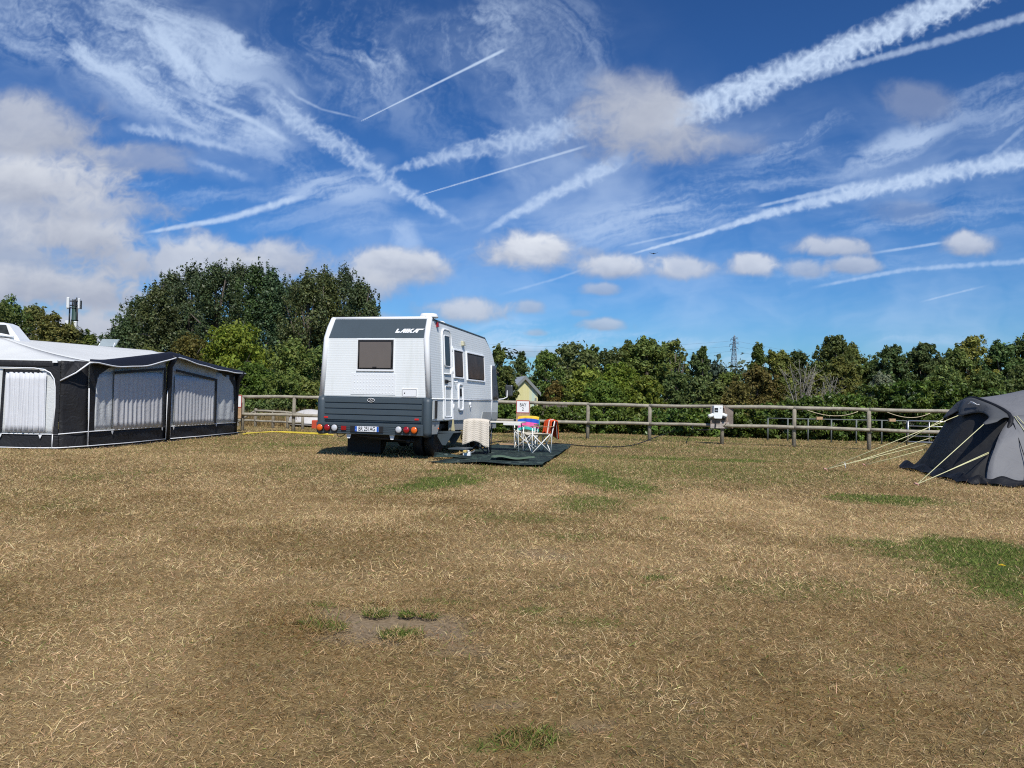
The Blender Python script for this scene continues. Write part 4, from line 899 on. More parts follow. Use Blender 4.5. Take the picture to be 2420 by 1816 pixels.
def build_ground():
    def lines(a, b, step, lo, hi, k):
        v = list(np.arange(a, b + 1e-6, step)); s = step; p = b
        while p < hi: s *= k; p += s; v.append(min(p, hi))
        s = step; p = a
        while p > lo: s *= k; p -= s; v.insert(0, max(p, lo))
        return np.array(v)
    xs = lines(-9, 9, .09, -900, 900, 1.12); ys = lines(1.2, 16, .09, -60, 1500, 1.1)
    gx, gy = np.meshgrid(xs, ys); F_ = field(gx, gy); z = bumps(gx, gy)
    z = z - .02 * F_['bare']
    h, w = gx.shape; i = np.arange(h * w).reshape(h, w)
    q = np.stack([i[:-1, :-1], i[:-1, 1:], i[1:, 1:], i[1:, :-1]], -1).reshape(-1, 4)
    me = raw_mesh('ground', np.stack([gx, gy, z], -1).reshape(-1, 3), q, col=np.stack([F_['green'], F_['bare'], F_['pale']], -1).reshape(-1, 3), colname='cover', smooth=True)
    m = bpy.data.materials.new('dry_turf'); m.use_nodes = True; nt = m.node_tree; b = nt.nodes['Principled BSDF']; N = nt.nodes.new; K = nt.links.new
    b.inputs['Roughness'].default_value = 1.0; b.inputs['Specular IOR Level'].default_value = .1
    tc = N('ShaderNodeTexCoord'); at = N('ShaderNodeAttribute'); at.attribute_name = 'cover'; sp = N('ShaderNodeSeparateColor'); K(at.outputs['Color'], sp.inputs[0])
    def noise(sc_, det=5, dist=0., rough=.6):
        n = N('ShaderNodeTexNoise'); n.inputs['Scale'].default_value = sc_; n.inputs['Detail'].default_value = det; n.inputs['Distortion'].default_value = dist; n.inputs['Roughness'].default_value = rough
        K(tc.outputs['Object'], n.inputs['Vector']); return n.outputs['Fac']
    def mix(f, a, c):
        n = N('ShaderNodeMix'); n.data_type = 'RGBA'
        if isinstance(f, float): n.inputs[0].default_value = f
        else: K(f, n.inputs[0])
        for j, q_ in ((6, a), (7, c)):
            if isinstance(q_, tuple): n.inputs[j].default_value = (*q_, 1)
            else: K(q_, n.inputs[j])
        return n.outputs[2]
    def ramp(f, a, c):
        n = N('ShaderNodeMapRange'); n.interpolation_type = 'SMOOTHSTEP'; K(f, n.inputs[0]); n.inputs[1].default_value = a; n.inputs[2].default_value = c; return n.outputs[0]
    fine = ramp(noise(95, 6, 1.5, .7), .3, .72); mid = ramp(noise(14, 5, .5), .3, .7)
    straw = mix(fine, (.080, .048, .017), (.30, .20, .082)); straw = mix(ramp(noise(2.4, 4), .62, .35), straw, mix(fine, (.045, .031, .013), (.17, .125, .058))); straw = mix(mid, straw, mix(fine, (.10, .064, .024), (.40, .285, .13)))
    pale = mix(fine, (.19, .12, .053), (.53, .385, .205)); green = mix(fine, (.040, .056, .012), (.165, .185, .050)); soil = mix(ramp(noise(40, 6), .3, .7), (.17, .125, .075), (.30, .225, .142))
    c = mix(sp.outputs['Blue'], straw, pale); c = mix(sp.outputs['Red'], c, green); c = mix(sp.outputs['Green'], c, soil)
    K(c, b.inputs['Base Color'])
    bp = N('ShaderNodeBump'); bp.inputs['Strength'].default_value = .5; bp.inputs['Distance'].default_value = .012; K(noise(80, 6, 1.2, .7), bp.inputs['Height']); K(bp.outputs[0], b.inputs['Normal'])
    tag(link('ground', me, m), kind='structure')
build_ground()

MAT_ZONE = []          # places no blade pokes through (groundsheet): list of (x, y, half length, half width, angle)
def blades(n, y0, y1, ln, wd, elev, tone, keep=None, margin=1.1, seed=0, bend=.5, xs=None, ys=None, vr=1.0):
    """n flat-bladed straws with roots spread over the strip of field between two distances"""
    g = np.random.default_rng(seed + 100)
    if xs is None:
        y = np.sqrt(g.uniform(y0 ** 2, y1 ** 2, n)); x = g.uniform(-1, 1, n) * (y * .7 + margin)
    else: x, y = xs, ys; n = len(x)
    F_ = field(x, y)
    ok = keep(g, F_) if keep else np.ones(n, bool)
    for cx, cy_, hl, hw, an in MAT_ZONE:
        a = (x - cx) * math.sin(an) + (y - cy_) * math.cos(an); b = (x - cx) * math.cos(an) - (y - cy_) * math.sin(an)
        ok &= ~((np.abs(a) < hl) & (np.abs(b) < hw))
    x, y = x[ok], y[ok]; F_ = {k: v[ok] for k, v in F_.items()}; n = len(x)
    az = g.uniform(0, 2 * np.pi, n); L = ln * np.exp(g.normal(0, .38, n)) * (1 - .1 * F_['green']); W = wd * np.exp(g.normal(0, .25, n))
    e = np.radians(elev[0] + (elev[1] - elev[0]) * g.random(n) ** 1.3); e = np.where(F_['green'] > .4, np.maximum(e, np.radians(g.uniform(12, 60, n))), e)
    bd = g.normal(0, bend, n)
    h1 = np.stack([np.cos(az) * np.cos(e), np.sin(az) * np.cos(e), np.sin(e)], -1)
    az2 = az + bd * .8; e2 = e - np.abs(bd) * .5
    h2 = np.stack([np.cos(az2) * np.cos(e2), np.sin(az2) * np.cos(e2), np.sin(e2)], -1)
    p0 = np.stack([x, y, bumps(x, y) - .004 + .006 * g.random(n)], -1); p1 = p0 + h1 * (L * .55)[:, None]; p2 = p1 + h2 * (L * .45)[:, None]
    p1[:, 2] = np.maximum(p1[:, 2], p0[:, 2] + .003); p2[:, 2] = np.maximum(p2[:, 2], p0[:, 2] + .002)
    sd = np.cross(h1, g.normal(size=(n, 3))); sd /= np.linalg.norm(sd, axis=-1, keepdims=True) + 1e-9
    w = (W * .5)[:, None]
    v = np.stack([p0 - sd * w, p0 + sd * w, p1 + sd * w * .8, p1 - sd * w * .8, p2], 1).reshape(-1, 3)
    b0 = np.arange(n) * 5
    q = np.stack([b0, b0 + 1, b0 + 2, b0 + 3], -1); t = np.stack([b0 + 3, b0 + 2, b0 + 4], -1)
    dry_lo = np.array([.205, .118, .038]); dry_hi = np.array([.95, .72, .385]); grn_lo = np.array([.050, .085, .014]); grn_hi = np.array([.25, .31, .068])
    k = np.clip(g.beta(1.3, 1.9, n) * tone * (.72 + .5 * F_['tone']) + .20 * F_['pale'] - .14 * F_['worn'], 0, 1)[:, None]; k = .36 + (k - .36) * vr
    isg = (g.random(n) < np.clip(F_['green'] * 1.0 + .035, 0, .86))[:, None]
    c = np.where(isg, grn_lo + (grn_hi - grn_lo) * g.random((n, 1)), dry_lo + (dry_hi - dry_lo) * k)
    c = c * (1 + g.normal(0, .06, (n, 3)))
    return v, q, t, np.repeat(np.clip(c, 0.01, 1), 5, 0)
# ------------------------------------------------------------------ fences, signs, hook-up point
def wood(name, base, var=.18, bump=.5):
    """weathered round timber, grain along the length"""
    m = bpy.data.materials.new(name); m.use_nodes = True; nt = m.node_tree; b = nt.nodes['Principled BSDF']; b.inputs['Roughness'].default_value = .85; b.inputs['Specular IOR Level'].default_value = .2
    tc = nt.nodes.new('ShaderNodeTexCoord'); n = nt.nodes.new('ShaderNodeTexNoise'); n.inputs['Scale'].default_value = 5; n.inputs['Detail'].default_value = 6; n.inputs['Distortion'].default_value = .8
    n2 = nt.nodes.new('ShaderNodeTexNoise'); n2.inputs['Scale'].default_value = 45; n2.inputs['Detail'].default_value = 4
    nt.links.new(tc.outputs['Object'], n.inputs['Vector']); nt.links.new(tc.outputs['Object'], n2.inputs['Vector'])
    mx = nt.nodes.new('ShaderNodeMix'); mx.data_type = 'RGBA'; mx.inputs[6].default_value = (*[c * .34 for c in base], 1); mx.inputs[7].default_value = (*[min(1, c * 1.45) for c in base], 1)
    md = nt.nodes.new('ShaderNodeMath'); md.operation = 'MULTIPLY_ADD'; md.inputs[1].default_value = .6
    nt.links.new(n2.outputs['Fac'], md.inputs[0]); sb = nt.nodes.new('ShaderNodeMath'); sb.operation = 'MULTIPLY_ADD'; sb.inputs[1].default_value = .9; sb.inputs[2].default_value = -.22
    nt.links.new(n.outputs['Fac'], sb.inputs[0]); nt.links.new(sb.outputs[0], md.inputs[2]); nt.links.new(md.outputs[0], mx.inputs[0]); nt.links.new(mx.outputs[2], b.inputs['Base Color'])
    bp = nt.nodes.new('ShaderNodeBump'); bp.inputs['Strength'].default_value = bump; bp.inputs['Distance'].default_value = .015; nt.links.new(n2.outputs['Fac'], bp.inputs['Height']); nt.links.new(bp.outputs[0], b.inputs['Normal'])
    return m
M['rail_wood'] = wood('weathered_rail', (.36, .325, .25)); M['post_wood'] = wood('weathered_post', (.28, .25, .19)); M['old_board'] = wood('old_board', (.22, .18, .15)); M['pale_board'] = wood('pale_flaking_board', (.42, .37, .33))
M['raw_pine'] = wood('raw_pine_board', (.50, .33, .19), bump=.2); M['sign_red'] = mat('sign_red', (.42, .03, .03), .45); M['sign_white'] = mat('sign_white', (.80, .80, .79), .45, var=.03)
M['box_white'] = mat('hookup_white', (.84, .85, .82), .35, var=.03); M['pale_strap'] = mat('pale_strap', (.60, .50, .32), .7); M['black_cable'] = mat('black_cable', (.010, .010, .010), .5); M['orange_cable'] = mat('pinkish_cord', (.42, .30, .22), .6)
M['hose'] = mat('yellow_hose', (.72, .56, .06), .45, var=.1); M['metal_rail'] = mat('grey_metal_rail', (.13, .145, .135), .6, .1, var=.15); M['green_fence_rail'] = wood('grey_green_rail', (.20, .19, .15))

def wob_tube(mb, a, b, r, seed, n=8, k=9, sag=.006):
    a, b = np.array(a, float), np.array(b, float); g = np.random.default_rng(seed); pts = []; rs = []
    ph = g.uniform(0, 6, 4)
    for i in range(k + 1):
        s = i / k; p = a + (b - a) * s; p[2] += sag * math.sin(3.1 * s * 2 + ph[0]) ; p[1] += .005 * math.sin(5 * s + ph[1]); pts.append(p); rs.append(r * (1 + 0.05 * math.sin(4 * s + ph[2]) + .025 * math.sin(17 * s + ph[3])))
    return mb.tube(pts, rs, n)
def rail_fence(name, label, posts, tops, lows, rp=.060, rr=.056, base=None, wood_post='post_wood', wood_rail='rail_wood', behind=.09, z_post=None):
    """posts [(x,y)], tops/lows rail heights at each post"""
    ox, oy = posts[0]; f = empty(name, (ox, oy, 0), 0, label, 'fence')
    for i, (x, y) in enumerate(posts):
        h = (tops[i] - .02) if z_post is None else z_post[i]
        g = np.random.default_rng(i + 5); dx = g.normal(0, .012)
        MB().tube([(x - ox, y - oy, -.25), (x - ox + dx * .5, y - oy, h * .5), (x - ox + dx, y - oy, h)], [rp * 1.02, rp, rp * .96], 12).build('post', M[wood_post], f)
    for i in range(len(posts) - 1):
        (x0, y0), (x1, y1) = posts[i], posts[i + 1]
        for j, hs in enumerate((tops, lows)):
            if hs is None: continue
            off = -behind if j else 0.0
            wob_tube(MB(), (x0 - ox - .02, y0 - oy + off, hs[i]), (x1 - ox + .02, y1 - oy + off, hs[i + 1]), rr * (1. if j == 0 else .95), i * 7 + j).build('rail', M[wood_rail], f)
    return f
# the long fence: measured post by post along its line (px of post, distance, px row of the top and bottom rails)
FP = [(575, 26.5, 938, 979), (695, 26.3, 938.5, 981.5), (860, 26.3, 942, 986), (1010, 26.3, 946, 990), (1110, 26.3, 949, 991), (1250, 26.3, 952, 995), (1390, 26.0, 956, 999), (1536, 25.2, 959.5, 1001.5), (1707, 24.2, 961.5, 1006), (1877, 23.5, 964, 1010), (2055, 22.9, 969, 1016), (2245, 22.4, 973, 1023)]
fx = [at_depth(px, yt, Y) for px, Y, yt, yb in FP]; fl = [at_depth(px, yb, Y)[2] for px, Y, yt, yb in FP]
rail_fence('wooden_fence', 'long weathered round rail fence crossing the field behind the motorhome', [(p[0], p[1]) for p in fx], [p[2] for p in fx], fl)
def fpt(px, dz=0., dy=0., low=False):
    """a point on the fence line"""
    for a, b_, pa, pb, la, lb in zip(FP, FP[1:], fx, fx[1:], fl, fl[1:]):
        if a[0] <= px <= b_[0]:
            k = (px - a[0]) / (b_[0] - a[0]); p = pa + (pb - pa) * k
            if low: p[2] = la + (lb - la) * k
            return np.array([p[0], p[1] + dy, p[2] + dz])
# straps hanging in loops under the top rail
for px0, px1, drop, lab in ((1905, 2025, .16, 'sagging pale strap under the top rail nearer the middle of the fence'), (2094, 2195, .15, 'sagging pale strap under the top rail beside the grey tent')):
    a, b_ = fpt(px0, -.06, -.09), fpt(px1, -.06, -.09); c = [a + (b_ - a) * s - np.array([0, 0, drop * 4 * s * (1 - s) * (.8 + .3 * s)]) for s in np.linspace(0, 1, 14)]
    o = MB().tube([p - a for p in c], .014, 6, flat=.7).build('strap', M['pale_strap']); o.location = a
    tag(o, lab, 'strap', 'straps hanging from the fence')
# BAY signs on their boards
def bay_sign(px, y_top, dep, lines_, lab, w=.30, hb=.50):
    p = at_depth(px, y_top, dep); s = empty('bay_sign', tuple(p), R(4), lab, 'sign', 'parking bay signs on the fence')
    MB().box(-w / 2, w / 2, -.012, .012, -hb, 0.01).build('board', M['raw_pine'], s, bevel=.004)
    MB().box(-w / 2 - .0, w / 2 + .0, -.018, -.0125, -.325, -.0).build('border', M['sign_red'], s)
    pn = MB().box(-w / 2 + .018, w / 2 - .018, -.021, -.0183, -.306, -.018).build('sign_panel', M['sign_white'], s)
    for txt, z in lines_:
        lt = link('lettering', text_mesh(txt, .125, .001, .98, .0015), M['ink'], s); lt.matrix_local = Matrix(((1, 0, 0, 0), (0, 0, -1, -.0222), (0, 1, 0, z), (0, 0, 0, 1)))
bay_sign(1236, 947, 25.85, [('BAY', -.115), ('2', -.225)], 'red bordered white BAY 2 sign on the fence beside the motorhome', .44, .60)
for o in [x for x in bpy.data.objects if x.name.startswith('bay_sign')]:
    o.scale = (1, 1, 1.30)
bay_sign(556, 934, 26.2, [('BAY', -.115)], 'red bordered white sign half hidden behind the black awning corner', .44, .60)
[x for x in bpy.data.objects if x.name == 'bay_sign.001'][0].scale = (1, 1, 1.3)
# electric hook-up point: board on the fence, white box on the board
p = fpt(1707, -.0, -.11); zb = fl[8] - .085; zt = p[2] - .02
bd = empty('backing_board', (p[0], p[1], zb), R(8), 'old weathered plywood board fixed to the fence behind the white hookup box', 'board')
HB = zt - zb
MB().box(-.42, .33, -.012, .012, 0, HB).build('sheet', M['old_board'], bd, bevel=.004)
b = MB(); b.prism([(-.42, .0), (.16, .0), (.19, .05), (.19, .19), (-.10, .20), (-.13, .12), (-.42, .13)], lambda a, c, d: (a, -.013 - d, c), .014); b.build('pale_patch', M['pale_board'], bd)
hk = empty('hookup_box', (p[0] - .20, p[1] - .02 - .012, zb + .30), R(8), 'white electric hookup box with two side sockets on the fence board', 'electric box')
HH = HB * .62
b = MB(); b.prism([(-.13, 0), (-.16, .04), (-.16, HH), (.13, HH), (.13, .12), (.10, 0)], lambda a, c, d: (a, -d, c), .14); b.build('case', M['box_white'], hk, bevel=.012)
b = MB(); b.box(-.145, -.03, -.152, -.141, HH * .5, HH * .82); wn = b.build('breaker_window', M['ink'], hk, bevel=.004); MB().box(-.12, -.05, -.156, -.153, HH * .58, HH * .68).build('breaker_switch', M['steel'], wn)
MB().box(.03, .08, -.146, -.141, HH * .80, HH * .84).build('slot', M['ink'], hk)
b = MB(); b.tube([(-.15, -.07, .12), (-.31, -.09, .06)], [.055, .062], 12); b.build('socket_cover', M['box_white'], hk)
b = MB(); b.tube([(.12, -.07, .14), (.27, -.09, .08)], [.055, .062], 12); b.build('socket_cover', M['box_white'], hk)
b = MB(); b.tube([(.16, -.09, .07), (.22, -.1, .0)], [.05, .06], 12); b.build('plug', M['black'], hk)
W_ = hk.location
cb = [(W_[0] - .05, W_[1] - .09, W_[2] + .02), (W_[0] - .06, W_[1] - .10, W_[2] - .16), (W_[0] - .10, W_[1] - .12, W_[2] - .30), (W_[0] - .35, W_[1] - .12, W_[2] - .36), (W_[0] - .8, W_[1] - .1, .48)]
cb += [tuple(on_ground(1640, 1020) + np.array([0, 0, .34])), tuple(on_ground(1560, 1041) + np.array([0, 0, .16]))] + [tuple(on_ground(x, y) + np.array([0, 0, .03])) for x, y in ((1490, 1056), (1400, 1058), (1330, 1052), (1250, 1047), (1180, 1046))] + [(-.9, 19.6, .05), (-1.2, 18.6, .3), (-1.0, 18.0, .6)]
o = MB().tube(spline(cb, 60), .015, 6).build('power_cable', M['black_cable']); tag(o, 'black power cable running from the hookup box across the grass', 'cable')
a = np.array([p[0] - .02, p[1] - .04, zt]); o = MB().tube(spline([a, a + np.array([.06, -.02, -.05]), a + np.array([.02, -.03, .05]), a + np.array([.10, -.04, -.22]), a + np.array([.13, -.05, -.40]), a + np.array([.06, -.06, -.52])], 30), .011, 6).build('cord', M['orange_cable'])
tag(o, 'pinkish cord looped over the rail down to the hookup box', 'cord')
# yellow hose lying along the grass between the awning and the motorhome
pts = [on_ground(x, y) + np.array([0, 0, .03]) for x, y in ((575, 1029), (605, 1026), (640, 1023), (680, 1025), (720, 1027), (760, 1029), (788, 1031))]
o = MB().tube(spline(pts, 40), .022, 6).build('hose', M['hose']); tag(o, 'yellow hose stretched flat along the grass by the awning', 'hose', 'yellow hoses on the grass')
pts = [on_ground(x, y) + np.array([0, 0, .03]) for x, y in ((582, 1026), (625, 1024.5), (670, 1022.5), (700, 1024), (740, 1025.5), (775, 1028))]
o = MB().tube(spline(pts, 40), .018, 6).build('hose', M['hose']); tag(o, 'second yellow hose lying just behind the first by the awning', 'hose', 'yellow hoses on the grass')
# low paddock fence beyond, left of the motorhome
lp = [(563, 30.5, 995, .72), (604, 30.0, 968, .97), (646, 29.5, 972, .94), (681, 29.0, 975, .90), (716, 28.5, 982, .86)]
f2 = [at_depth(a, c, b_) for a, b_, c, d in lp]
rail_fence('paddock_fence', 'low grey post fence with two thin rails beyond the awning corner', [(q_[0], q_[1]) for q_ in f2], [q_[2] - .06 + .02 * i for i, q_ in enumerate(f2)], [max(.25, q_[2] - .62) for q_ in f2], .055, .045, z_post=[q_[2] + .04 for q_ in f2], behind=.0)
# grey metal rail fence and gate beyond the long fence on the right
mp = [(1815, 27.5), (1862, 27.3), (1910, 27.1), (1965, 26.9), (2024, 26.7), (2084, 26.5), (2143, 26.3)]
mf_o = at_depth(1815, 990, 27.5); mf = empty('metal_fence', (mf_o[0], mf_o[1], 0), 0, 'thin grey metal rail fence standing in front of the laurel hedge', 'fence')
zs = [at_depth(px, 989 + (px - 1815) * .019, Y) for px, Y in mp]
for q_ in zs: MB().tube([(q_[0] - mf_o[0], q_[1] - mf_o[1], -.1), (q_[0] - mf_o[0], q_[1] - mf_o[1], q_[2])], .026, 8).build('post', M['metal_rail'], mf)
for dz in (0, -.36): MB().tube([(q_[0] - mf_o[0], q_[1] - mf_o[1], q_[2] + dz) for q_ in zs], .020, 8).build('rail', M['metal_rail'], mf)
for px, py, lab in ((1936, 991, 'small pale wooden block resting on the metal rail between two fence posts'), (2108, 995.5, 'small pale wooden block on the metal rail close to the gate')):
    q_ = at_depth(px, py, 26.9 if px < 2000 else 26.4); o = MB().box(-.11, .11, -.05, .05, 0, .10).build('wood_block', M['raw_pine'], bevel=.006); o.location = (q_[0], q_[1], q_[2] - .02); tag(o, lab, 'wood block', 'wooden blocks on the metal fence')
g0 = at_depth(2146, 995, 26.2); g1 = at_depth(2300, 998, 25.6); gt = empty('field_gate', (g0[0], g0[1], 0), math.atan2(g1[1] - g0[1], g1[0] - g0[0]), 'galvanised five bar field gate behind the fence near the grey tent', 'gate')
GL = float(np.hypot(g1[0] - g0[0], g1[1] - g0[1]))
b = MB()
b.tube([(0, 0, .12), (0, 0, g0[2])], .03, 8); b.tube([(GL, 0, .12), (GL, 0, g0[2])], .03, 8); b.tube([(0, 0, g0[2]), (GL, 0, g0[2])], .03, 8); b.tube([(0, 0, .12), (GL, 0, .12)], .03, 8); b.build('gate_frame', M['steel'], gt)
for z in (.32, .50, .66): MB().tube([(0, 0, z), (GL, 0, z)], .018, 8).build('bar', M['steel'], gt)
for x in (GL * .33, GL * .66): MB().tube([(x, 0, .12), (x, 0, g0[2])], .02, 8).build('upright', M['steel'], gt)
# ------------------------------------------------------------------ things set out beside the motorhome
M['mat_cloth'] = None
def camo():
    m = bpy.data.materials.new('dark_green_mat'); m.use_nodes = True; nt = m.node_tree; b = nt.nodes['Principled BSDF']; b.inputs['Roughness'].default_value = .8; b.inputs['Specular IOR Level'].default_value = .2
    tc = nt.nodes.new('ShaderNodeTexCoord'); n = nt.nodes.new('ShaderNodeTexNoise'); n.inputs['Scale'].default_value = 4.5; n.inputs['Detail'].default_value = 4; n.inputs['Distortion'].default_value = .8
    nt.links.new(tc.outputs['Object'], n.inputs['Vector']); r = nt.nodes.new('ShaderNodeValToRGB'); r.color_ramp.interpolation = 'CONSTANT'
    for i, (p, c) in enumerate(((0, (.012, .02, .02)), (.46, (.03, .05, .042)), (.54, (.018, .03, .028)), (.62, (.075, .10, .085)))):
        e = r.color_ramp.elements[i] if i < 2 else r.color_ramp.elements.new(p)
        e.position = p; e.color = (*c, 1)
    nt.links.new(n.outputs['Fac'], r.inputs[0]); nt.links.new(r.outputs[0], b.inputs['Base Color']); return m
M['mat_cloth'] = camo(); M['mat_under'] = mat('mat_pale_underside', (.075, .12, .075), .7)
M['frame_white'] = mat('white_frame_tube', (.78, .77, .72), .35); M['frame_dark'] = mat('dark_frame_tube', (.035, .045, .06), .4); M['seat_cream'] = mat('cream_seat_cloth', (.58, .53, .42), .8); M['seat_dark'] = mat('dark_seat_cloth', (.02, .028, .04), .8); M['seat_red'] = mat('dark_red_seat_cloth', (.16, .015, .012), .8)
M['armrest'] = mat('tan_armrest', (.30, .22, .12), .5); M['table'] = mat('pale_table_top', (.70, .66, .57), .5, var=.05)
def striped(name, cols, axis, scale, off=0., rough=.9):
    """towel cloth in flat bands of colour, along an object axis"""
    m = bpy.data.materials.new(name); m.use_nodes = True; nt = m.node_tree; b = nt.nodes['Principled BSDF']; b.inputs['Roughness'].default_value = rough; b.inputs['Specular IOR Level'].default_value = .1
    tc = nt.nodes.new('ShaderNodeTexCoord'); sp = nt.nodes.new('ShaderNodeSeparateXYZ'); nt.links.new(tc.outputs['UV'] if axis in 'UV' else tc.outputs['Object'], sp.inputs[0])
    ma = nt.nodes.new('ShaderNodeMath'); ma.operation = 'MULTIPLY_ADD'; ma.inputs[1].default_value = scale; ma.inputs[2].default_value = off
    nt.links.new(sp.outputs['XYZ'.index(axis)], ma.inputs[0]); r = nt.nodes.new('ShaderNodeValToRGB'); r.color_ramp.interpolation = 'CONSTANT'
    for i, (p, c) in enumerate(cols):
        e = r.color_ramp.elements[i] if i < 2 else r.color_ramp.elements.new(p)
        e.position = p; e.color = (*c, 1)
    nt.links.new(ma.outputs[0], r.inputs[0]); nt.links.new(r.outputs[0], b.inputs['Base Color']); return m
# groundsheet
MA = R(9); MAT_C = np.array([.16, 17.9]); MHL, MHW = 3.55, 1.0
def matp(s, t):
    a = (s - .5) * 2 * MHL; b = (t - .5) * 2 * MHW; g = fbm(np.array([a * 1.3]), np.array([b * 1.3]), 91, 3)[0]
    w = b - (.25 * math.sin(a * 1.1) * (1 - t) * (a < -1.5))
    e = max(0, 1 - 8 * min(s, 1 - s, t, 1 - t)); z = .03 + .035 * g + .014 * e * math.sin(a * 3 + b * 5)
    return np.array([MAT_C[0] + a * math.sin(MA) + w * math.cos(MA), MAT_C[1] + a * math.cos(MA) - w * math.sin(MA), z])
o = MB().grid(lambda s, t: matp(s, t) - np.array([*MAT_C, 0]), 60, 24).build('ground_mat', M['mat_cloth'], solid=.006); o.location = (*MAT_C, 0)
tag(o, 'dark green camouflage groundsheet spread beside the motorhome under the chairs', 'mat')
# its folded-over near corner
q = np.array([-.95, 14.95, 0])
def fold(s, t):
    x = -.9 + 1.9 * s; y = -.05 + (.42 * (1 - .35 * s)) * (t - .3) - .22 * s; return (x, y, .06 + .07 * math.sin(math.pi * t) * (1 - .5 * s) + .02 * math.sin(9 * s + 3 * t))
fm = MB().grid(fold, 24, 8).build('mat_fold', M['mat_cloth'], solid=.006); fm.parent = o; fm.location = (q[0] - MAT_C[0] + .32, q[1] - MAT_C[1] + .55, 0)
fu = MB().grid(lambda s, t: (.25 + .85 * s, -.42 - .16 * s + .22 * t * (1 - .7 * abs(s - .4)), .10 + .03 * math.sin(math.pi * t) + .02 * math.sin(8 * s)), 14, 5).build('mat_underside', M['mat_under'], solid=.004); fu.parent = o; fu.location = fm.location
MAT_ZONE.append((MAT_C[0], MAT_C[1], MHL - .06, MHW - .05, MA)); MAT_ZONE.append((-.55, 15.2, .30, .75, R(80)))

def chair(name, loc, face, label, frame, seat, back, arm, group='folding chairs by the motorhome'):
    """folding camp chair, crossed tube legs; faces local +x"""
    c = empty(name, (*loc, .05), face, label, 'chair', group); r = .012
    for y in (-.25, .25):
        MB().tube([(.24, y, 0), (-.20, y * .96, .43)], r, 8).build('leg', frame, c)
        MB().tube([(-.22, y, 0), (.24, y * .96, .42)], r, 8).build('leg', frame, c)
        MB().tube([(-.22, y, 0), (-.24, y, .42), (-.30, y * 1.02, .735)], r, 8).build('back_upright', frame, c)
        MB().tube([(.25, y * 1.02, 0), (.25, y * 1.03, .60)], r, 8).build('arm_post', frame, c)
    for x in (.245, -.225):
        MB().tube([(x, -.25, .0), (x, .25, .42)], r, 8).build('cross_leg', frame, c); MB().tube([(x, .25, .0), (x, -.25, .42)], r, 8).build('cross_leg', frame, c)
    MB().grid(lambda s, t: (-.23 + .48 * s, -.25 + .5 * t, .43 - .05 * math.sin(math.pi * t) * (1 - .3 * s) + .01 * math.sin(math.pi * s)), 8, 8).build('seat', seat, c, solid=.012)
    MB().grid(lambda s, t: (-.245 - .085 * s - .05 * math.sin(math.pi * t), -.255 + .51 * t, .43 + .30 * s), 6, 8).build('backrest', back, c, solid=.012)
    for y in (-.26, .26): MB().grid(lambda s, t: (-.28 + .56 * s, y - .03 + .06 * t, .605 - .012 * math.sin(math.pi * s)), 6, 2).build('armrest', arm, c, solid=.014)
    return c
CH1 = (-.72, 16.95); CH2 = (.38, 19.25); CH3 = (.62, 17.72)
chair('camping_chair', CH1, R(84), 'dark camping chair almost covered by a cream blanket', M['frame_dark'], M['seat_dark'], M['seat_dark'], M['seat_dark'])
chair('camping_chair', CH2, R(-100), 'cream seated camping chair behind the table with a bright striped towel', M['frame_white'], M['seat_cream'], M['seat_cream'], M['armrest'])
chair('camping_chair', CH3, R(202), 'white framed camping chair with an orange red towel over its back', M['frame_white'], M['seat_cream'], M['seat_red'], M['armrest'])
# one leg of the blanket chair is faded red, another is bare metal
# blanket, towels
def drape(name, m, loc, rz, w, front, back_, top, thick, label, cat, seed=0, hem=.04, fray=0., off=0., group=None, over=.05):
    """cloth hung over a chair back running along local y: back side drops on -x, front side on +x"""
    L = front + back_ + over
    def f(s, t):
        u = s * L; y = (t - .5) * w; hemw = hem * math.sin(7 * t + seed) + fray * math.sin(2.2 * t + seed)
        if u < back_: x = -over / 2 - .075 - .05 * (1 - u / back_); z = top - (back_ - u) - hemw * (1 - u / back_)
        elif u < back_ + over: k = (u - back_) / over; x = -over / 2 - .075 + (over + .105) * k; z = top + .02 * math.sin(math.pi * k)
        else: k = (u - back_ - over) / front; x = over / 2 + .03 + .05 * k; z = top - (u - back_ - over) - hemw * k
        z -= .03 * abs(2 * t - 1) ** 3
        fold_ = .022 * math.sin(9 * t + seed) * (abs(z - top) * 2.2) + .01 * math.sin(23 * t + 2 * seed)
        return (x + (fold_ if x > 0 else -fold_) + off, y * (1 + .10 * (top - z)), z)
    mb = MB().grid(f, 26, 30); o = mb.build(name, m, solid=thick); o.location = (*loc, 0); o.rotation_euler = (0, 0, rz)
    uv = o.data.uv_layers.new(name='UVMap')
    n1 = 31
    for l in o.data.loops:
        i, j = divmod(l.vertex_index, n1); uv.data[l.index].uv = (j / 30, i / 26)
    return tag(o, label, cat, group)
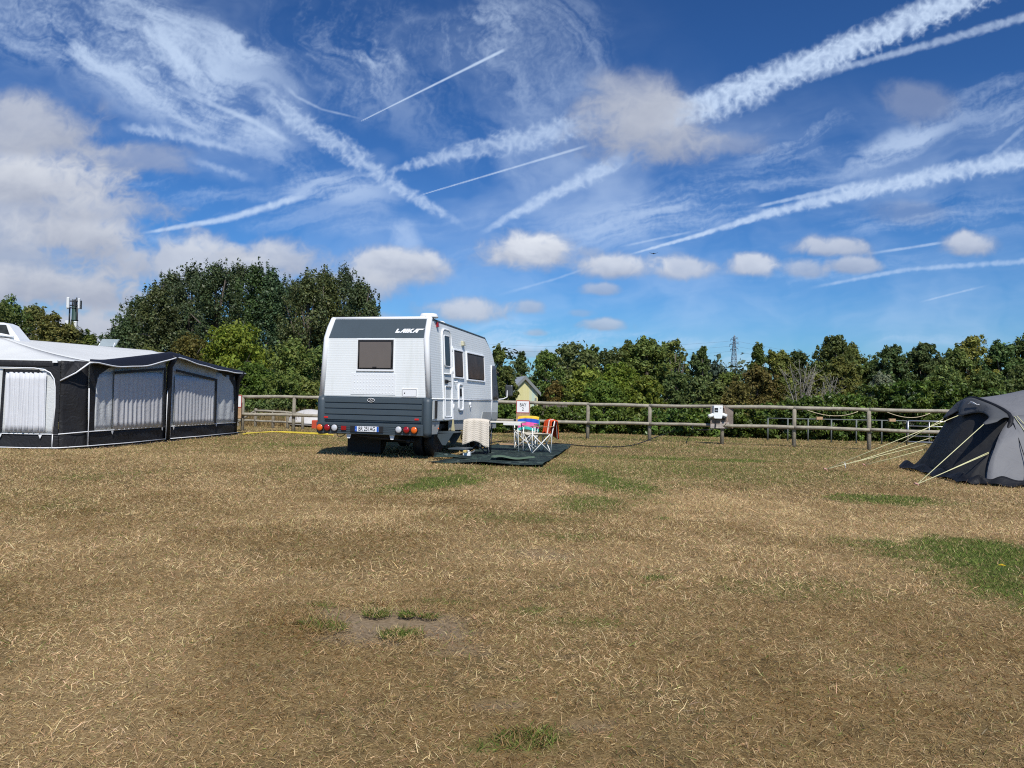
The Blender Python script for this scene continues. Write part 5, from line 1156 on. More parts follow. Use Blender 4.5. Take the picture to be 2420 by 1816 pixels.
def knit():
    m = mat('cream_knit', (.66, .59, .49), .95, var=.08, nscale=12); nt = m.node_tree; b = nt.nodes['Principled BSDF']
    tc = nt.nodes.new('ShaderNodeTexCoord'); sp = nt.nodes.new('ShaderNodeSeparateXYZ'); nt.links.new(tc.outputs['UV'], sp.inputs[0])
    def mt(o, a, b_=None):
        n = nt.nodes.new('ShaderNodeMath'); n.operation = o
        for i, q_ in enumerate((a, b_)):
            if q_ is None: continue
            if isinstance(q_, float): n.inputs[i].default_value = q_
            else: nt.links.new(q_, n.inputs[i])
        return n.outputs[0]
    zig = mt('PINGPONG', mt('MULTIPLY', sp.outputs[0], 9.), .5); v = mt('SINE', mt('MULTIPLY', mt('ADD', mt('MULTIPLY', sp.outputs[1], 15.), zig), 6.283))
    bp = nt.nodes.new('ShaderNodeBump'); bp.inputs['Strength'].default_value = .3; bp.inputs['Distance'].default_value = .006; nt.links.new(v, bp.inputs['Height']); nt.links.new(bp.outputs[0], b.inputs['Normal'])
    old = b.inputs['Base Color'].links[0].from_socket; mx = nt.nodes.new('ShaderNodeMix'); mx.data_type = 'RGBA'; mx.blend_type = 'MULTIPLY'; mx.inputs[0].default_value = 1
    mr = nt.nodes.new('ShaderNodeMapRange'); nt.links.new(v, mr.inputs[0]); mr.inputs[1].default_value = -1; mr.inputs[3].default_value = .9
    nt.links.new(old, mx.inputs[6]); nt.links.new(mr.outputs[0], mx.inputs[7]); nt.links.new(mx.outputs[2], b.inputs['Base Color']); return m
drape('blanket', knit(), (CH1[0] - .02, CH1[1] - .29), R(84), .56, .10, .47, .80, .012, 'cream knitted zigzag blanket hung over the back of the dark chair', 'blanket', 1, .05, .05)
rainbow = striped('rainbow_towel', [(0, (.05, .45, .40)), (.30, (.78, .50, .06)), (.50, (.03, .10, .50)), (.66, (.75, .12, .36)), (.86, (.05, .42, .38))], 'Y', 1.0)
for n in rainbow.node_tree.nodes:
    if n.type == 'TEX_COORD': pass
_sp = [n for n in rainbow.node_tree.nodes if n.type == 'SEPXYZ'][0]; rainbow.node_tree.links.new([n for n in rainbow.node_tree.nodes if n.type == 'TEX_COORD'][0].outputs['UV'], _sp.inputs[0])
drape('towel', rainbow, (CH2[0] + .06, CH2[1] + .33), R(-100), .54, .34, .20, .83, .010, 'bright yellow, blue and pink striped towel over the chair behind the table', 'towel', 2, .02, group='towels drying on chairs')
redt = striped('red_towel', [(0, (.66, .085, .025)), (.66, (.72, .66, .60)), (.72, (.66, .085, .025)), (.78, (.72, .66, .60)), (.84, (.66, .085, .025))], 'X', 1.0)
_sp = [n for n in redt.node_tree.nodes if n.type == 'SEPXYZ'][0]; redt.node_tree.links.new([n for n in redt.node_tree.nodes if n.type == 'TEX_COORD'][0].outputs['UV'], _sp.inputs[0])
drape('towel', redt, (CH3[0] + .285, CH3[1] + .11), R(202), .40, .30, .42, .80, .010, 'orange red towel with white stripes over the white framed chair', 'towel', 3, .03, group='towels drying on chairs')
# table
tb = empty('camping_table', (-.22, 18.1, .04), R(-10), 'pale folding camping table with thin white legs between the chairs', 'table')
MB().box(-.52, .52, -.32, .32, .665, .695).build('table_top', M['table'], tb, bevel=.006)
for x in (-.46, .46):
    for y in (-.27, .27): MB().tube([(x * .92, y, .66), (x, y, 0)], .012, 8).build('leg', M['frame_white'], tb)
    MB().tube([(x, -.27, .25), (x * .5, .0, .64)], .009, 6).build('brace', M['frame_white'], tb); MB().tube([(x, .27, .25), (x * .5, .0, .64)], .009, 6).build('brace', M['frame_white'], tb)
MB().box(.10, .50, -.335, -.322, .62, .67).build('drop_latch', M['frame_white'], tb)
# white tub, cloth strip on the door, sponge on the mat
q = MB(); q.lathe([(.055, 0), (.075, .12), (.08, .125), (.07, .13)], 14); t_ = q.build('tub', M['box_white']); t_.location = (-.93, 16.0, .045); tag(t_, 'small white plastic tub on the mat beside the motorhome step', 'tub')
q = MB(); q.prism([(-.08, -.06), (.07, -.08), (.09, .05), (-.05, .07)], lambda a, c, d: (a, c, d), .10); f = q.build('handle_block', M['box_white'], t_, bevel=.01); f.location = (.02, .0, .0)
_u = np.array([math.sin(HD), math.cos(HD)]); pp = np.array([MH_POS[0], MH_POS[1]]) + _u * 1.30 + np.array([math.cos(HD), -math.sin(HD)]) * .05
q = MB(); q.hexa([(-.05, -.006, -.24), (.06, -.006, -.25), (.06, .006, -.25), (-.05, .006, -.24)], [(-.01, -.006, 0), (.015, -.006, 0), (.015, .006, 0), (-.01, .006, 0)]); o = q.build('cloth_strip', mat('pale_yellow_cloth', (.55, .48, .26), .9)); o.location = (pp[0], pp[1], .80); o.rotation_euler = (0, 0, -HD + R(70)); tag(o, 'pale yellow cloth strip hanging from the bottom of the motorhome door', 'cloth')
o = MB().box(-.32, .32, -.06, .06, 0, .05).build('plank', M['raw_pine'], bevel=.01); o.location = (.02, 20.6, .03); o.rotation_euler = (0, 0, R(-6)); tag(o, 'short pale plank lying on the grass behind the table', 'plank')
# ------------------------------------------------------------------ trees, shrubs and hedges
M['bark'] = mat('grey_brown_bark', (.11, .09, .07), .9, var=.3, bump=.6, bscale=18); M['bark_pale'] = mat('bleached_dead_wood', (.25, .23, .19), .8, var=.2)
LEAF = {k: foliage('leaf_' + k, c, tr, ro, sp) for k, c, tr, ro, sp in (
    ('poplar', (0.088, 0.125, 0.047), 0.33, .5, .35), ('dark', (0.106, 0.147, 0.045), 0.33, .55, .25), ('mid', (0.150, 0.192, 0.048), 0.38, .55, .25),
    ('bright', (0.191, 0.230, 0.036), 0.42, .55, .25), ('olive', (0.176, 0.176, 0.046), 0.40, .6, .25), ('rust', (0.169, 0.143, 0.040), 0.38, .6, .2),
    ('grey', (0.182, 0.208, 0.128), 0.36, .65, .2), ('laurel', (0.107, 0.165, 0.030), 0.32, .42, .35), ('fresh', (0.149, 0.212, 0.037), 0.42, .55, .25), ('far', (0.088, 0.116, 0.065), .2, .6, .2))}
def leaf_cloud(centres, radii, weights, n, size, seed, droop=.0, up=.35, aspect=.55, shell=.55):
    """n small leaf faces spread through a set of leaf clumps"""
    g = np.random.default_rng(seed); k = g.choice(len(centres), n, p=weights / weights.sum())
    d = g.normal(size=(n, 3)); d /= np.linalg.norm(d, axis=1, keepdims=True); r = shell + (1 - shell) * g.random(n) ** .6; r = np.where(g.random(n) < .35, r * g.uniform(1, 1.6, n), r)
    p = centres[k] + d * radii[k] * r[:, None]
    nrm = d * .75 + g.normal(size=(n, 3)) * .55 + np.array([0, 0, up]); nrm /= np.linalg.norm(nrm, axis=1, keepdims=True)
    t = np.cross(nrm, g.normal(size=(n, 3))); t[:, 2] -= droop; t -= nrm * (t * nrm).sum(1, keepdims=True); t /= np.linalg.norm(t, axis=1, keepdims=True) + 1e-9
    b = np.cross(nrm, t); L = (size * np.exp(g.normal(0, .28, n)))[:, None]
    fold = nrm * L * .12
    v = np.stack([p - t * L * .5, p + b * L * aspect * .5 + fold - t * L * .05, p + t * L * .5, p - b * L * aspect * .5 + fold - t * L * .05], 1)
    i = np.arange(n) * 4; q = np.stack([i, i + 1, i + 2, i + 3], -1)
    clump_tone = np.exp(g.normal(0, .14, len(centres)))[k]; tone = clump_tone * np.exp(g.normal(0, .18, n)); hue = g.normal(0, .07, n)
    c = np.stack([tone * (1 + hue), tone, tone * (1 - hue * .8)], -1)
    return v.reshape(-1, 3), q, np.repeat(np.clip(c, .2, 2.4), 4, 0)
def crown_clumps(g, shape, w, d, h, z0, n, rs=(.17, .32)):
    """clump centres filling an uneven crown; local coordinates"""
    C, Rr = [], []
    prof = {'round': lambda z: max(.0, 1 - ((z - .5) / .5) ** 2) ** .5, 'dome': lambda z: (max(0., 1 - (max(0, z - .3) / .7) ** 2.2) ** .5) * (.86 + .14 * min(1, z / .3)),
            'column': lambda z: (max(0., 1 - (max(0, z - .62) / .38) ** 2.4) ** .6) * (.8 + .2 * min(1, z / .3)), 'upright': lambda z: (1 - z) ** .65 * .9 + .12, 'hedge': lambda z: 1.}[shape]
    wob = g.uniform(0, 6.28, 4)
    while len(C) < n:
        i = len(C); z = g.random() if i > n * .14 else g.uniform(.86, 1.0)
        if i > n * .14 and g.random() > prof(z) + .12: continue
        an = g.uniform(0, 6.28); rad = g.random() ** .4 * prof(z) * (1 + .13 * math.sin(3 * an + wob[0]) + .10 * math.sin(7 * z + wob[1] + an))
        r = g.uniform(*rs) * min(w, h * .6)
        R3 = r * (np.array([1, 1, 1.45]) if shape == 'column' else np.array([.8, .8, 1.3]) if shape == 'upright' else np.array([1.1, 1.05, .9]))
        if shape == 'hedge': x, y = g.uniform(-1, 1) * w, g.uniform(-1, 1) * d; z = g.random() ** .7
        else: x, y = math.cos(an) * rad * max(.05, w - r * .75), math.sin(an) * rad * max(.05, d - r * .75)
        zz = z0 + z * (h - z0 - R3[2] * .95); zz = max(zz, R3[2] * .6) - (g.uniform(0, .12) * h if z > .86 and abs(x) > .3 * w else 0)
        C.append([x, y, zz]); Rr.append(R3)
    m = int(n * .4)
    for i in range(m):                                          # small sprays breaking the outline
        z = 1 - g.random() ** 1.5 * .75; an = g.uniform(0, 6.28); p = max(.12, prof(z)); r = g.uniform(.28, .5) * rs[0] * min(w, h * .6) + .05
        k = g.uniform(.92, 1.10)
        if shape == 'hedge': x, y = g.uniform(-1, 1) * w, g.uniform(-1, 1) * d; z = 1.0
        else: x, y = math.cos(an) * p * w * k, math.sin(an) * p * d * k
        C.append([x, y, z0 + z * (h - z0) * g.uniform(.95, 1.04)]); Rr.append(np.array([r, r, r * 1.3]) if shape != 'column' else np.array([r * .8, r * .8, r * 2.3]))
    return np.array(C), np.array(Rr)
def plant(name, px, ytop, hw, Y, kind, shape, label, cat='tree', n=7000, size=.2, clumps=46, base=0., depth=None, seed=1, group=None, trunk=True, twigs=0, rs=(.17, .32), lean=0., shell=.3, aspect=.55):
    """px, ytop, hw: where the crown shows in the photo; Y: how far away it stands"""
    top = at_depth(px, ytop, Y); h = float(top[2]); w = hw * Y / FPX; d = depth if depth else w * .8; g = np.random.default_rng(seed * 31 + 5)
    t = empty(name, (float(top[0]), Y, 0), 0, label, cat, group)
    C, Rr = crown_clumps(g, shape, w, d, h, base * h, clumps, rs); C[:, 0] += lean * (C[:, 2] / h)
    v, q, c = leaf_cloud(C, Rr, Rr[:, 0] ** 1.6, n, size, seed, shell=shell, aspect=aspect)
    c = c * (np.array([math.exp(g.normal(.02, .09)), 1, math.exp(g.normal(0, .1))]) * math.exp(g.normal(0, .11)))
    link('crown', raw_mesh('crown', v, q, col=c), LEAF[kind], t)
    if trunk:
        tr = MB(); r0 = max(.05, min(.32, h * .022)); tr.tube([(0, 0, -.2), (.06 * w, 0, h * .25), (.02 * w + lean * .5, .03 * w, h * .55), (lean * .8, 0, h * .82)], [r0 * 1.25, r0, r0 * .7, r0 * .2], 8)
        for i in g.choice(len(C), min(9, len(C)), False):
            z = g.uniform(.2, .6) * h; e = C[i]; tr.tube([(.03 * w, 0, z), ((e[0]) * .5, e[1] * .5, (z + e[2]) * .52), tuple(e)], [r0 * .5, r0 * .3, r0 * .1], 6)
        tr.build('trunk', M['bark'], t)
    return t
# --- poplars in a tall clump, left of the motorhome
G_ = 'tall poplars behind the awning'
pop = [(300, 752, 40, 'leftmost and lowest poplar of the tall clump, edge hanging over the awning roof'), (335, 698, 44, 'second poplar from the left end of the tall clump'), (372, 668, 44, 'poplar third from the left end of the tall clump'), (412, 645, 44, 'poplar fourth from the left of the tall clump, above the peaked awning'),
       (456, 628, 46, 'poplar fifth from the left, its tip above the awning peak'), (512, 614, 50, 'highest poplar with twin tips left of centre in the tall clump'), (566, 625, 46, 'poplar just right of the twin tipped one in the tall clump'), (610, 621, 46, 'poplar with a pointed tip in the middle of the tall clump'),
       (648, 632, 40, 'poplar beside the small sky notch in the middle of the clump'), (690, 668, 40, 'poplar right of the sky notch in the tall clump'), (730, 638, 46, 'poplar right of centre of the tall clump'), (770, 629, 48, 'highest poplar in the right half of the tall clump'), (815, 642, 46, 'third poplar from the right end of the tall clump'), (852, 662, 40, 'second poplar from the right end of the tall clump, above the motorhome'), (878, 704, 28, 'rightmost poplar of the tall clump, right behind the motorhome roof')]
for i, (px, yt, hw, lab) in enumerate(pop):
    plant('poplar_tree', px, yt - 4 + 5 * (i % 3), hw * 1.3, 84 + 5 * math.sin(i * 2.3), 'poplar', 'column', lab, n=16000, size=.215, clumps=110, base=.08, seed=100 + i, group=G_, rs=(.15, .30), aspect=.7)
for i, (px, yt, hw) in enumerate([(330, 800, 60), (420, 770, 60), (600, 790, 70), (760, 790, 70), (850, 800, 50)]):
    plant('poplar_tree', px, yt, hw, 79 + i, 'poplar', 'dome', ['low leafy skirt of poplar growth at the left foot of the tall clump', 'low poplar growth behind the awning peak', 'low poplar growth behind the bright green tree', 'low poplar growth left of the motorhome', 'low poplar growth hidden mostly by the motorhome roof'][i], n=5000, size=.30, clumps=30, seed=140 + i, group='low growth under the poplars', trunk=False)
# --- trees behind the phone mast at the far left
for i, (px, yt, hw, kd, lab) in enumerate([(-60, 690, 90, 'olive', 'tree at the far left edge of the photo above the caravan'), (20, 712, 60, 'mid', 'olive tree right above the caravan front at the left edge'), (78, 722, 46, 'olive', 'tree between the left edge and the mast with a ragged top'), (122, 742, 34, 'olive', 'small pointed tree left of the phone mast'), (160, 768, 44, 'olive', 'tree around the foot of the phone mast'), (205, 790, 34, 'mid', 'low tree just right of the phone mast'), (238, 812, 28, 'mid', 'lowest tree between the phone mast and the poplars'), (110, 800, 120, 'mid', 'wide low thicket under the phone mast')]):
    plant('broadleaf_tree', px, yt, hw * 1.5, 58 + (i % 3) * 3, kd, 'dome', lab, n=10500, size=.21, clumps=80, seed=160 + i, group='trees on the left skyline', rs=(.13, .26))
# --- shrubs between the awning and the motorhome
plant('bright_tree', 555, 766, 84, 46, 'bright', 'round', 'bright green rounded tree in front of the dark poplars', n=12000, size=.20, clumps=60, base=.25, seed=181)
plant('yellow_shrub', 445, 792, 62, 44, 'olive', 'dome', 'yellowish feathery shrub above the awning peak', 'shrub', n=7500, size=.15, clumps=50, seed=182)
plant('yellow_shrub', 360, 818, 60, 46, 'olive', 'dome', 'lower yellow green shrub at the left of the feathery one', 'shrub', n=5500, size=.15, clumps=40, seed=183)
plant('hazel_shrub', 690, 805, 80, 42, 'mid', 'dome', 'tall dark shrub between the bright green tree and the motorhome', 'shrub', n=11000, size=.17, clumps=60, seed=184)
plant('hazel_shrub', 770, 815, 70, 43, 'mid', 'dome', 'tall dark shrub half hidden by the motorhome left side', 'shrub', n=7000, size=.17, clumps=45, seed=185)
for i, (px, yt, hw, Y, kd, lab) in enumerate([(600, 862, 70, 36, 'fresh', 'hawthorn bush with yellow green tips right of the awning end'), (665, 885, 62, 35, 'fresh', 'hawthorn bush in the gap between the awning and the motorhome'), (725, 902, 50, 36.5, 'mid', 'hawthorn bush close to the green shed'), (560, 880, 60, 37, 'mid', 'hawthorn bush just behind the awning canopy tip')]):
    plant('hawthorn_bush', px, yt, hw, Y, kd, 'dome', lab, 'shrub', n=9000, size=.13, clumps=56, seed=190 + i, group='hawthorn bushes left of the motorhome')
for i, (px, yt, hw, Y, lab) in enumerate([(600, 948, 50, 33, 'dark low bush under the top rail near the awning'), (660, 945, 50, 33.5, 'dark low bush under the top rail left of the fence post')]):
    plant('low_bush', px, yt, hw, Y, 'dark', 'dome', lab, 'shrub', n=5500, size=.11, clumps=40, seed=196 + i, group='low bushes behind the fence', trunk=False)
# --- right of the motorhome, back row then front row
G2_ = 'trees along the right skyline'
back = [(1178, 818, 34, 34, 'mid', 'upright', .15, 'young leafy tree beside the motorhome front with twiggy top', 5200, .13), (1232, 836, 24, 48, 'dark', 'upright', .1, 'small pointed tree left above the yellow shed', 4200, .17),
    (1292, 830, 38, 45, 'mid', 'dome', .0, 'tree with pale blossom like tips right above the yellow shed', 7000, .16), (1352, 812, 60, 60, 'dark', 'dome', .0, 'large dark domed tree right of the yellow shed', 9000, .24), (1396, 822, 44, 62, 'dark', 'dome', 0, 'dark tree leaning against the large domed one', 7000, .24),
    (1440, 832, 44, 60, 'dark', 'dome', 0, 'tree behind the bright green bushes', 7000, .24), (1490, 812, 44, 61, 'mid', 'round', .3, 'left half of the tall broad tree right of centre', 7000, .23), (1530, 796, 52, 60, 'mid', 'round', .25, 'tallest broad tree right of centre with a rounded head', 9500, .23), (1570, 815, 40, 61, 'mid', 'dome', .1, 'right shoulder of the broad tree beside the sparse one', 6000, .23),
    (1646, 838, 36, 60, 'dark', 'dome', 0, 'tree right of the sparse thin crowned tree', 6000, .22), (1662, 822, 20, 58, 'dark', 'upright', .2, 'pointed narrow tree left of the pylon', 3800, .2), (1690, 858, 44, 66, 'far', 'dome', 0, 'distant bluish green tree left of the pylon', 4500, .24), (1728, 880, 44, 64, 'mid', 'dome', 0, 'low tree at the foot of the pylon', 5000, .22),
    (1792, 817, 34, 58, 'mid', 'upright', .15, 'pointed loose tree right of the pylon', 5200, .2), (1838, 828, 46, 60, 'mid', 'dome', 0, 'rounded tree behind the bare white branches', 7000, .22), (1885, 830, 44, 62, 'dark', 'dome', 0, 'dark tree above the bare white branches', 6500, .22), (1975, 797, 46, 60, 'mid', 'round', .32, 'tall tree with a spreading flat head right of the bare branches', 8000, .21), (2005, 815, 36, 61, 'mid', 'round', .35, 'right limb of the spreading tree', 5000, .21), (1950, 850, 50, 60, 'mid', 'dome', 0, 'lower leafy tree under the spreading tree', 6500, .21),
    (2055, 848, 44, 62, 'dark', 'dome', 0, 'dark tree left of the pine clump', 6000, .22), (2108, 820, 40, 60, 'dark', 'round', .4, 'flat topped dark pine with sky gaps', 5500, .22), (2150, 838, 40, 61, 'dark', 'round', .35, 'lower pine between the two taller ones', 5500, .22), (2186, 812, 38, 60, 'dark', 'round', .35, 'tall dark pine left of the big trees at the right', 6000, .22), (2215, 842, 40, 62, 'dark', 'dome', 0, 'pine shoulder behind the laurel hedge', 5000, .22),
    (2260, 822, 44, 57, 'mid', 'dome', 0, 'broad tree left of the highest one near the right edge', 8000, .22), (2300, 796, 52, 58, 'mid', 'dome', 0, 'highest broad tree near the right edge above the tent', 9500, .22), (2365, 812, 56, 57, 'dark', 'dome', 0, 'broad dark tree above the tent roof', 9500, .22), (2430, 798, 60, 58, 'dark', 'dome', 0, 'dark tree cut by the right edge of the photo', 9000, .22), (2520, 810, 80, 60, 'dark', 'dome', 0, 'dark tree beyond the right edge', 6000, .24)]
for i, (px, yt, hw, Y, kd, sh, bs, lab, n, sz) in enumerate(back):
    plant('broadleaf_tree', px, yt, hw * 1.16, Y, kd, sh, lab, n=int(n * 1.45), size=sz * .92, clumps=70, base=bs, seed=210 + i, group=G2_, rs=(.13, .26))
plant('sparse_tree', 1597, 800, 30, 57, 'mid', 'round', 'thin crowned tree showing its branches against the sky', n=1900, size=.20, clumps=34, base=.25, seed=262, rs=(.16, .3))
front = [(1385, 872, 60, 40, 'bright', 'dome', 'bright yellow green bush at the left of the fence centre', 9500, .15), (1462, 866, 72, 41, 'bright', 'dome', 'largest bright yellow green bush above the fence', 12000, .15), (1530, 892, 46, 39, 'bright', 'dome', 'bright green bush right of the largest one', 7000, .15), (1425, 900, 60, 38, 'fresh', 'dome', 'lower bright bush in front of the largest one', 8000, .14),
    (1600, 880, 44, 45, 'dark', 'dome', 'dark leaved shrub right of the bright bushes', 6500, .16), (1650, 890, 44, 44, 'dark', 'dome', 'dark leaved shrub between its dark neighbour and the hookup board', 6500, .16), (1700, 905, 40, 43, 'mid', 'dome', 'dull green shrub above the hookup board', 5500, .15), (1790, 868, 74, 42, 'rust', 'dome', 'brownish olive shrub right of the hookup board', 11000, .15), (1745, 905, 40, 41, 'olive', 'dome', 'olive shrub just behind the hookup board', 5500, .15),
    (1850, 895, 50, 42, 'mid', 'dome', 'green shrub behind the bare white branches', 6000, .15), (1925, 880, 54, 43, 'olive', 'dome', 'olive shrub behind the right bare stems', 7500, .15), (1990, 850, 50, 44, 'olive', 'dome', 'tall olive yellow shrub right of the bare stems', 9000, .16), (2085, 886, 46, 40, 'grey', 'dome', 'pale grey green willow shrub over the laurel hedge', 8000, .13), (2140, 905, 34, 40.5, 'grey', 'dome', 'smaller grey green willow shrub beside the pale one', 4500, .13),
    (2230, 868, 60, 47, 'mid', 'dome', 'leafy tree behind the laurel left of the tent', 9000, .18), (2330, 880, 70, 46, 'dark', 'dome', 'dark leafy tree behind the tent arch', 9500, .18), (2420, 870, 70, 47, 'dark', 'dome', 'dark leafy tree behind the tent roof at the right edge', 8500, .18),
    (1200, 872, 26, 32, 'mid', 'dome', 'leafy shrub between the motorhome mirror and the yellow shed', 8000, .12), (1312, 905, 26, 40, 'rust', 'dome', 'reddish brown bush right of the yellow shed', 5500, .13), (1160, 880, 40, 33, 'mid', 'dome', 'leafy shrub hidden behind the motorhome front', 4500, .12), (1335, 880, 36, 50, 'dark', 'dome', 'dark shrub below the large domed tree', 6000, .18)]
for i, (px, yt, hw, Y, kd, sh, lab, n, sz) in enumerate(front):
    plant('leafy_shrub', px, yt, hw, Y, kd, sh, lab, 'shrub', n=n, size=sz, clumps=80, seed=270 + i, group='shrubs beyond the fence', rs=(.13, .27))
# --- laurel hedge plants along the far side of the fence
lau = [(1200, 965, 40, 30.0), (1270, 968, 42, 30.5), (1340, 972, 44, 31), (1420, 978, 46, 31), (1500, 976, 46, 31), (1575, 974, 44, 30.5), (1650, 965, 44, 30), (1710, 972, 40, 30), (1775, 968, 42, 29.8), (1830, 962, 40, 29.5), (1890, 955, 40, 29.3), (1950, 945, 42, 29), (2010, 940, 42, 29), (2070, 922, 46, 29), (2135, 914, 46, 28.6), (2200, 916, 48, 28.4), (2260, 922, 46, 28), (2325, 930, 46, 28)]
for i, (px, yt, hw, Y) in enumerate(lau):
    where = ['directly right of the motorhome', 'behind the BAY 2 sign', 'under the fence right of the sign', 'left of the first open fence post', 'right of the first open fence post', 'between two fence posts left of the cable', 'behind the hanging black cable', 'behind the hookup board', 'right of the hookup board', 'left of the left bare stems', 'below the bare white branches', 'behind the left end of the metal fence', 'behind the sagging strap', 'below the grey green willow', 'behind the right part of the metal fence', 'left of the field gate', 'behind the field gate', 'behind the tent arch'][i]
    plant('laurel_bush', px, yt, hw, Y, 'laurel', 'hedge', 'glossy laurel bush of the hedge ' + where, 'hedge bush', n=5200 if i < 13 else 7500, size=.13, clumps=40, seed=300 + i, group='laurel hedge beyond the fence', trunk=False, rs=(.22, .36), depth=.7, aspect=.5)
# --- bare bleached stems
def bare(px, ytop, Y, hw, n, seed, lab):
    b_ = at_depth(px, ytop, Y); h = float(b_[2]); t = empty('bare_tree', (float(b_[0]), Y, 0), 0, lab, 'dead tree', 'bare dead trees behind the fence'); g = np.random.default_rng(seed); w = hw * Y / FPX
    for i in range(n):
        mb = MB(); a = g.uniform(-1, 1); top = np.array([a * w, g.normal(0, .3), h * g.uniform(.75, 1.0)]); mid = np.array([a * w * .35 + g.normal(0, .08), 0, h * .45]); p0 = np.array([g.normal(0, .12), 0, 0]); pts = spline([p0, mid, top], 10); mb.tube(pts, list(np.linspace(.045, .009, 11)), 6)
        for j in range(6):
            k = g.integers(3, 9); s = pts[k]; e = s + np.array([g.normal(0, .5), g.normal(0, .3), g.uniform(.3, .9)]); m_ = (s + e) / 2 + np.array([g.normal(0, .08), 0, -.05]); mb.tube(spline([s, m_, e], 5), list(np.linspace(.016, .004, 6)), 5)
            for q_ in range(2):
                f = s + (e - s) * g.uniform(.3, .9); mb.tube([f, f + np.array([g.normal(0, .25), g.normal(0, .1), g.uniform(.1, .4)])], [.008, .003], 4)
        mb.build('stem', M['bark_pale'], t)
bare(1893, 852, 38.5, 42, 9, 5, 'large bare bleached dead tree with fan of white branches')
bare(1955, 880, 38, 20, 4, 6, 'smaller bare white dead stems right of the fan shaped one')
# --- far wood closing the horizon
g = np.random.default_rng(77); xs_ = np.linspace(-150, 150, 260); Cc = np.stack([xs_ + g.normal(0, 1, 260), 118 + g.normal(0, 3, 260), g.uniform(1.0, 8.0, 260)], -1); Rc = np.repeat(g.uniform(1.6, 2.8, 260)[:, None], 3, 1)
v, q, c = leaf_cloud(Cc, Rc, np.ones(260), 34000, .75, 78)
tag(link('far_wood', raw_mesh('far_wood', v, q, col=c), LEAF['far']), 'distant low wood closing off the field behind all the nearer trees', 'woodland', kind='stuff')
# dry tall grass at the foot of the hedge
xs2 = np.concatenate([g.uniform(-14, -5, 9000), g.uniform(-1, 16, 26000)]); ys2 = np.where(xs2 < -4, g.uniform(31, 36, len(xs2)), 32.5 - .22 * np.clip(xs2, 0, 20) + g.uniform(0, 4, len(xs2)))
n = len(xs2); a_ = g.uniform(0, 6.28, n); hh = g.uniform(.25, .8, n); p0 = np.stack([xs2, ys2, np.zeros(n)], -1); tip = p0 + np.stack([np.cos(a_) * .2, np.sin(a_) * .2, hh], -1); sd = np.stack([np.sin(a_), -np.cos(a_), 0 * a_], -1) * .012
v = np.stack([p0 - sd, p0 + sd, tip], 1).reshape(-1, 3); c = np.repeat(np.array([.34, .25, .12]) * np.exp(g.normal(0, .25, (n, 1))), 3, 0)
tag(link('tall_grass', raw_mesh('tall_grass', v, tris=np.arange(3 * n).reshape(-1, 3), col=c), foliage('tall_grass', (1, 1, 1), .25, .8, .1)), 'tall dry grass standing along the foot of the hedge beyond the fence', 'grass', kind='stuff')
# ------------------------------------------------------------------ buildings, mast, pylon, odds and ends beyond the fence
def corrugated(name, cols, pitch):
    m = mat(name, cols[0], .5, var=.06); nt = m.node_tree; b = nt.nodes['Principled BSDF']; tc = nt.nodes.new('ShaderNodeTexCoord')
    w = nt.nodes.new('ShaderNodeTexWave'); w.bands_direction = 'X'; w.inputs['Scale'].default_value = 2 * math.pi / pitch / 20; nt.links.new(tc.outputs['Object'], w.inputs['Vector'])
    bp = nt.nodes.new('ShaderNodeBump'); bp.inputs['Distance'].default_value = .02; bp.inputs['Strength'].default_value = .7; nt.links.new(w.outputs['Fac'], bp.inputs['Height']); nt.links.new(bp.outputs[0], b.inputs['Normal'])
    n = nt.nodes.new('ShaderNodeTexNoise'); mp = nt.nodes.new('ShaderNodeMapping'); mp.inputs['Scale'].default_value = (2.2, 2.2, .12); nt.links.new(tc.outputs['Object'], mp.inputs[0]); nt.links.new(mp.outputs[0], n.inputs['Vector']); n.inputs['Scale'].default_value = 1.6
    r = nt.nodes.new('ShaderNodeValToRGB')
    for i, c in enumerate(cols):
        e = r.color_ramp.elements[i] if i < 2 else r.color_ramp.elements.new(.5); e.position = .32 + .36 * i / max(1, len(cols) - 1); e.color = (*c, 1)
    nt.links.new(n.outputs['Fac'], r.inputs[0]); nt.links.new(r.outputs[0], b.inputs['Base Color']); return m
M['yellow_clad'] = corrugated('yellow_cladding', [(.62, .57, .26), (.66, .60, .30), (.47, .58, .48)], .18); M['green_clad'] = corrugated('teal_cladding', [(.010, .085, .072), (.014, .105, .09)], .2); M['shed_roof'] = mat('grey_shed_roof', (.40, .42, .41), .55, var=.1); M['shed_edge'] = mat('grey_verge', (.20, .21, .20), .6)
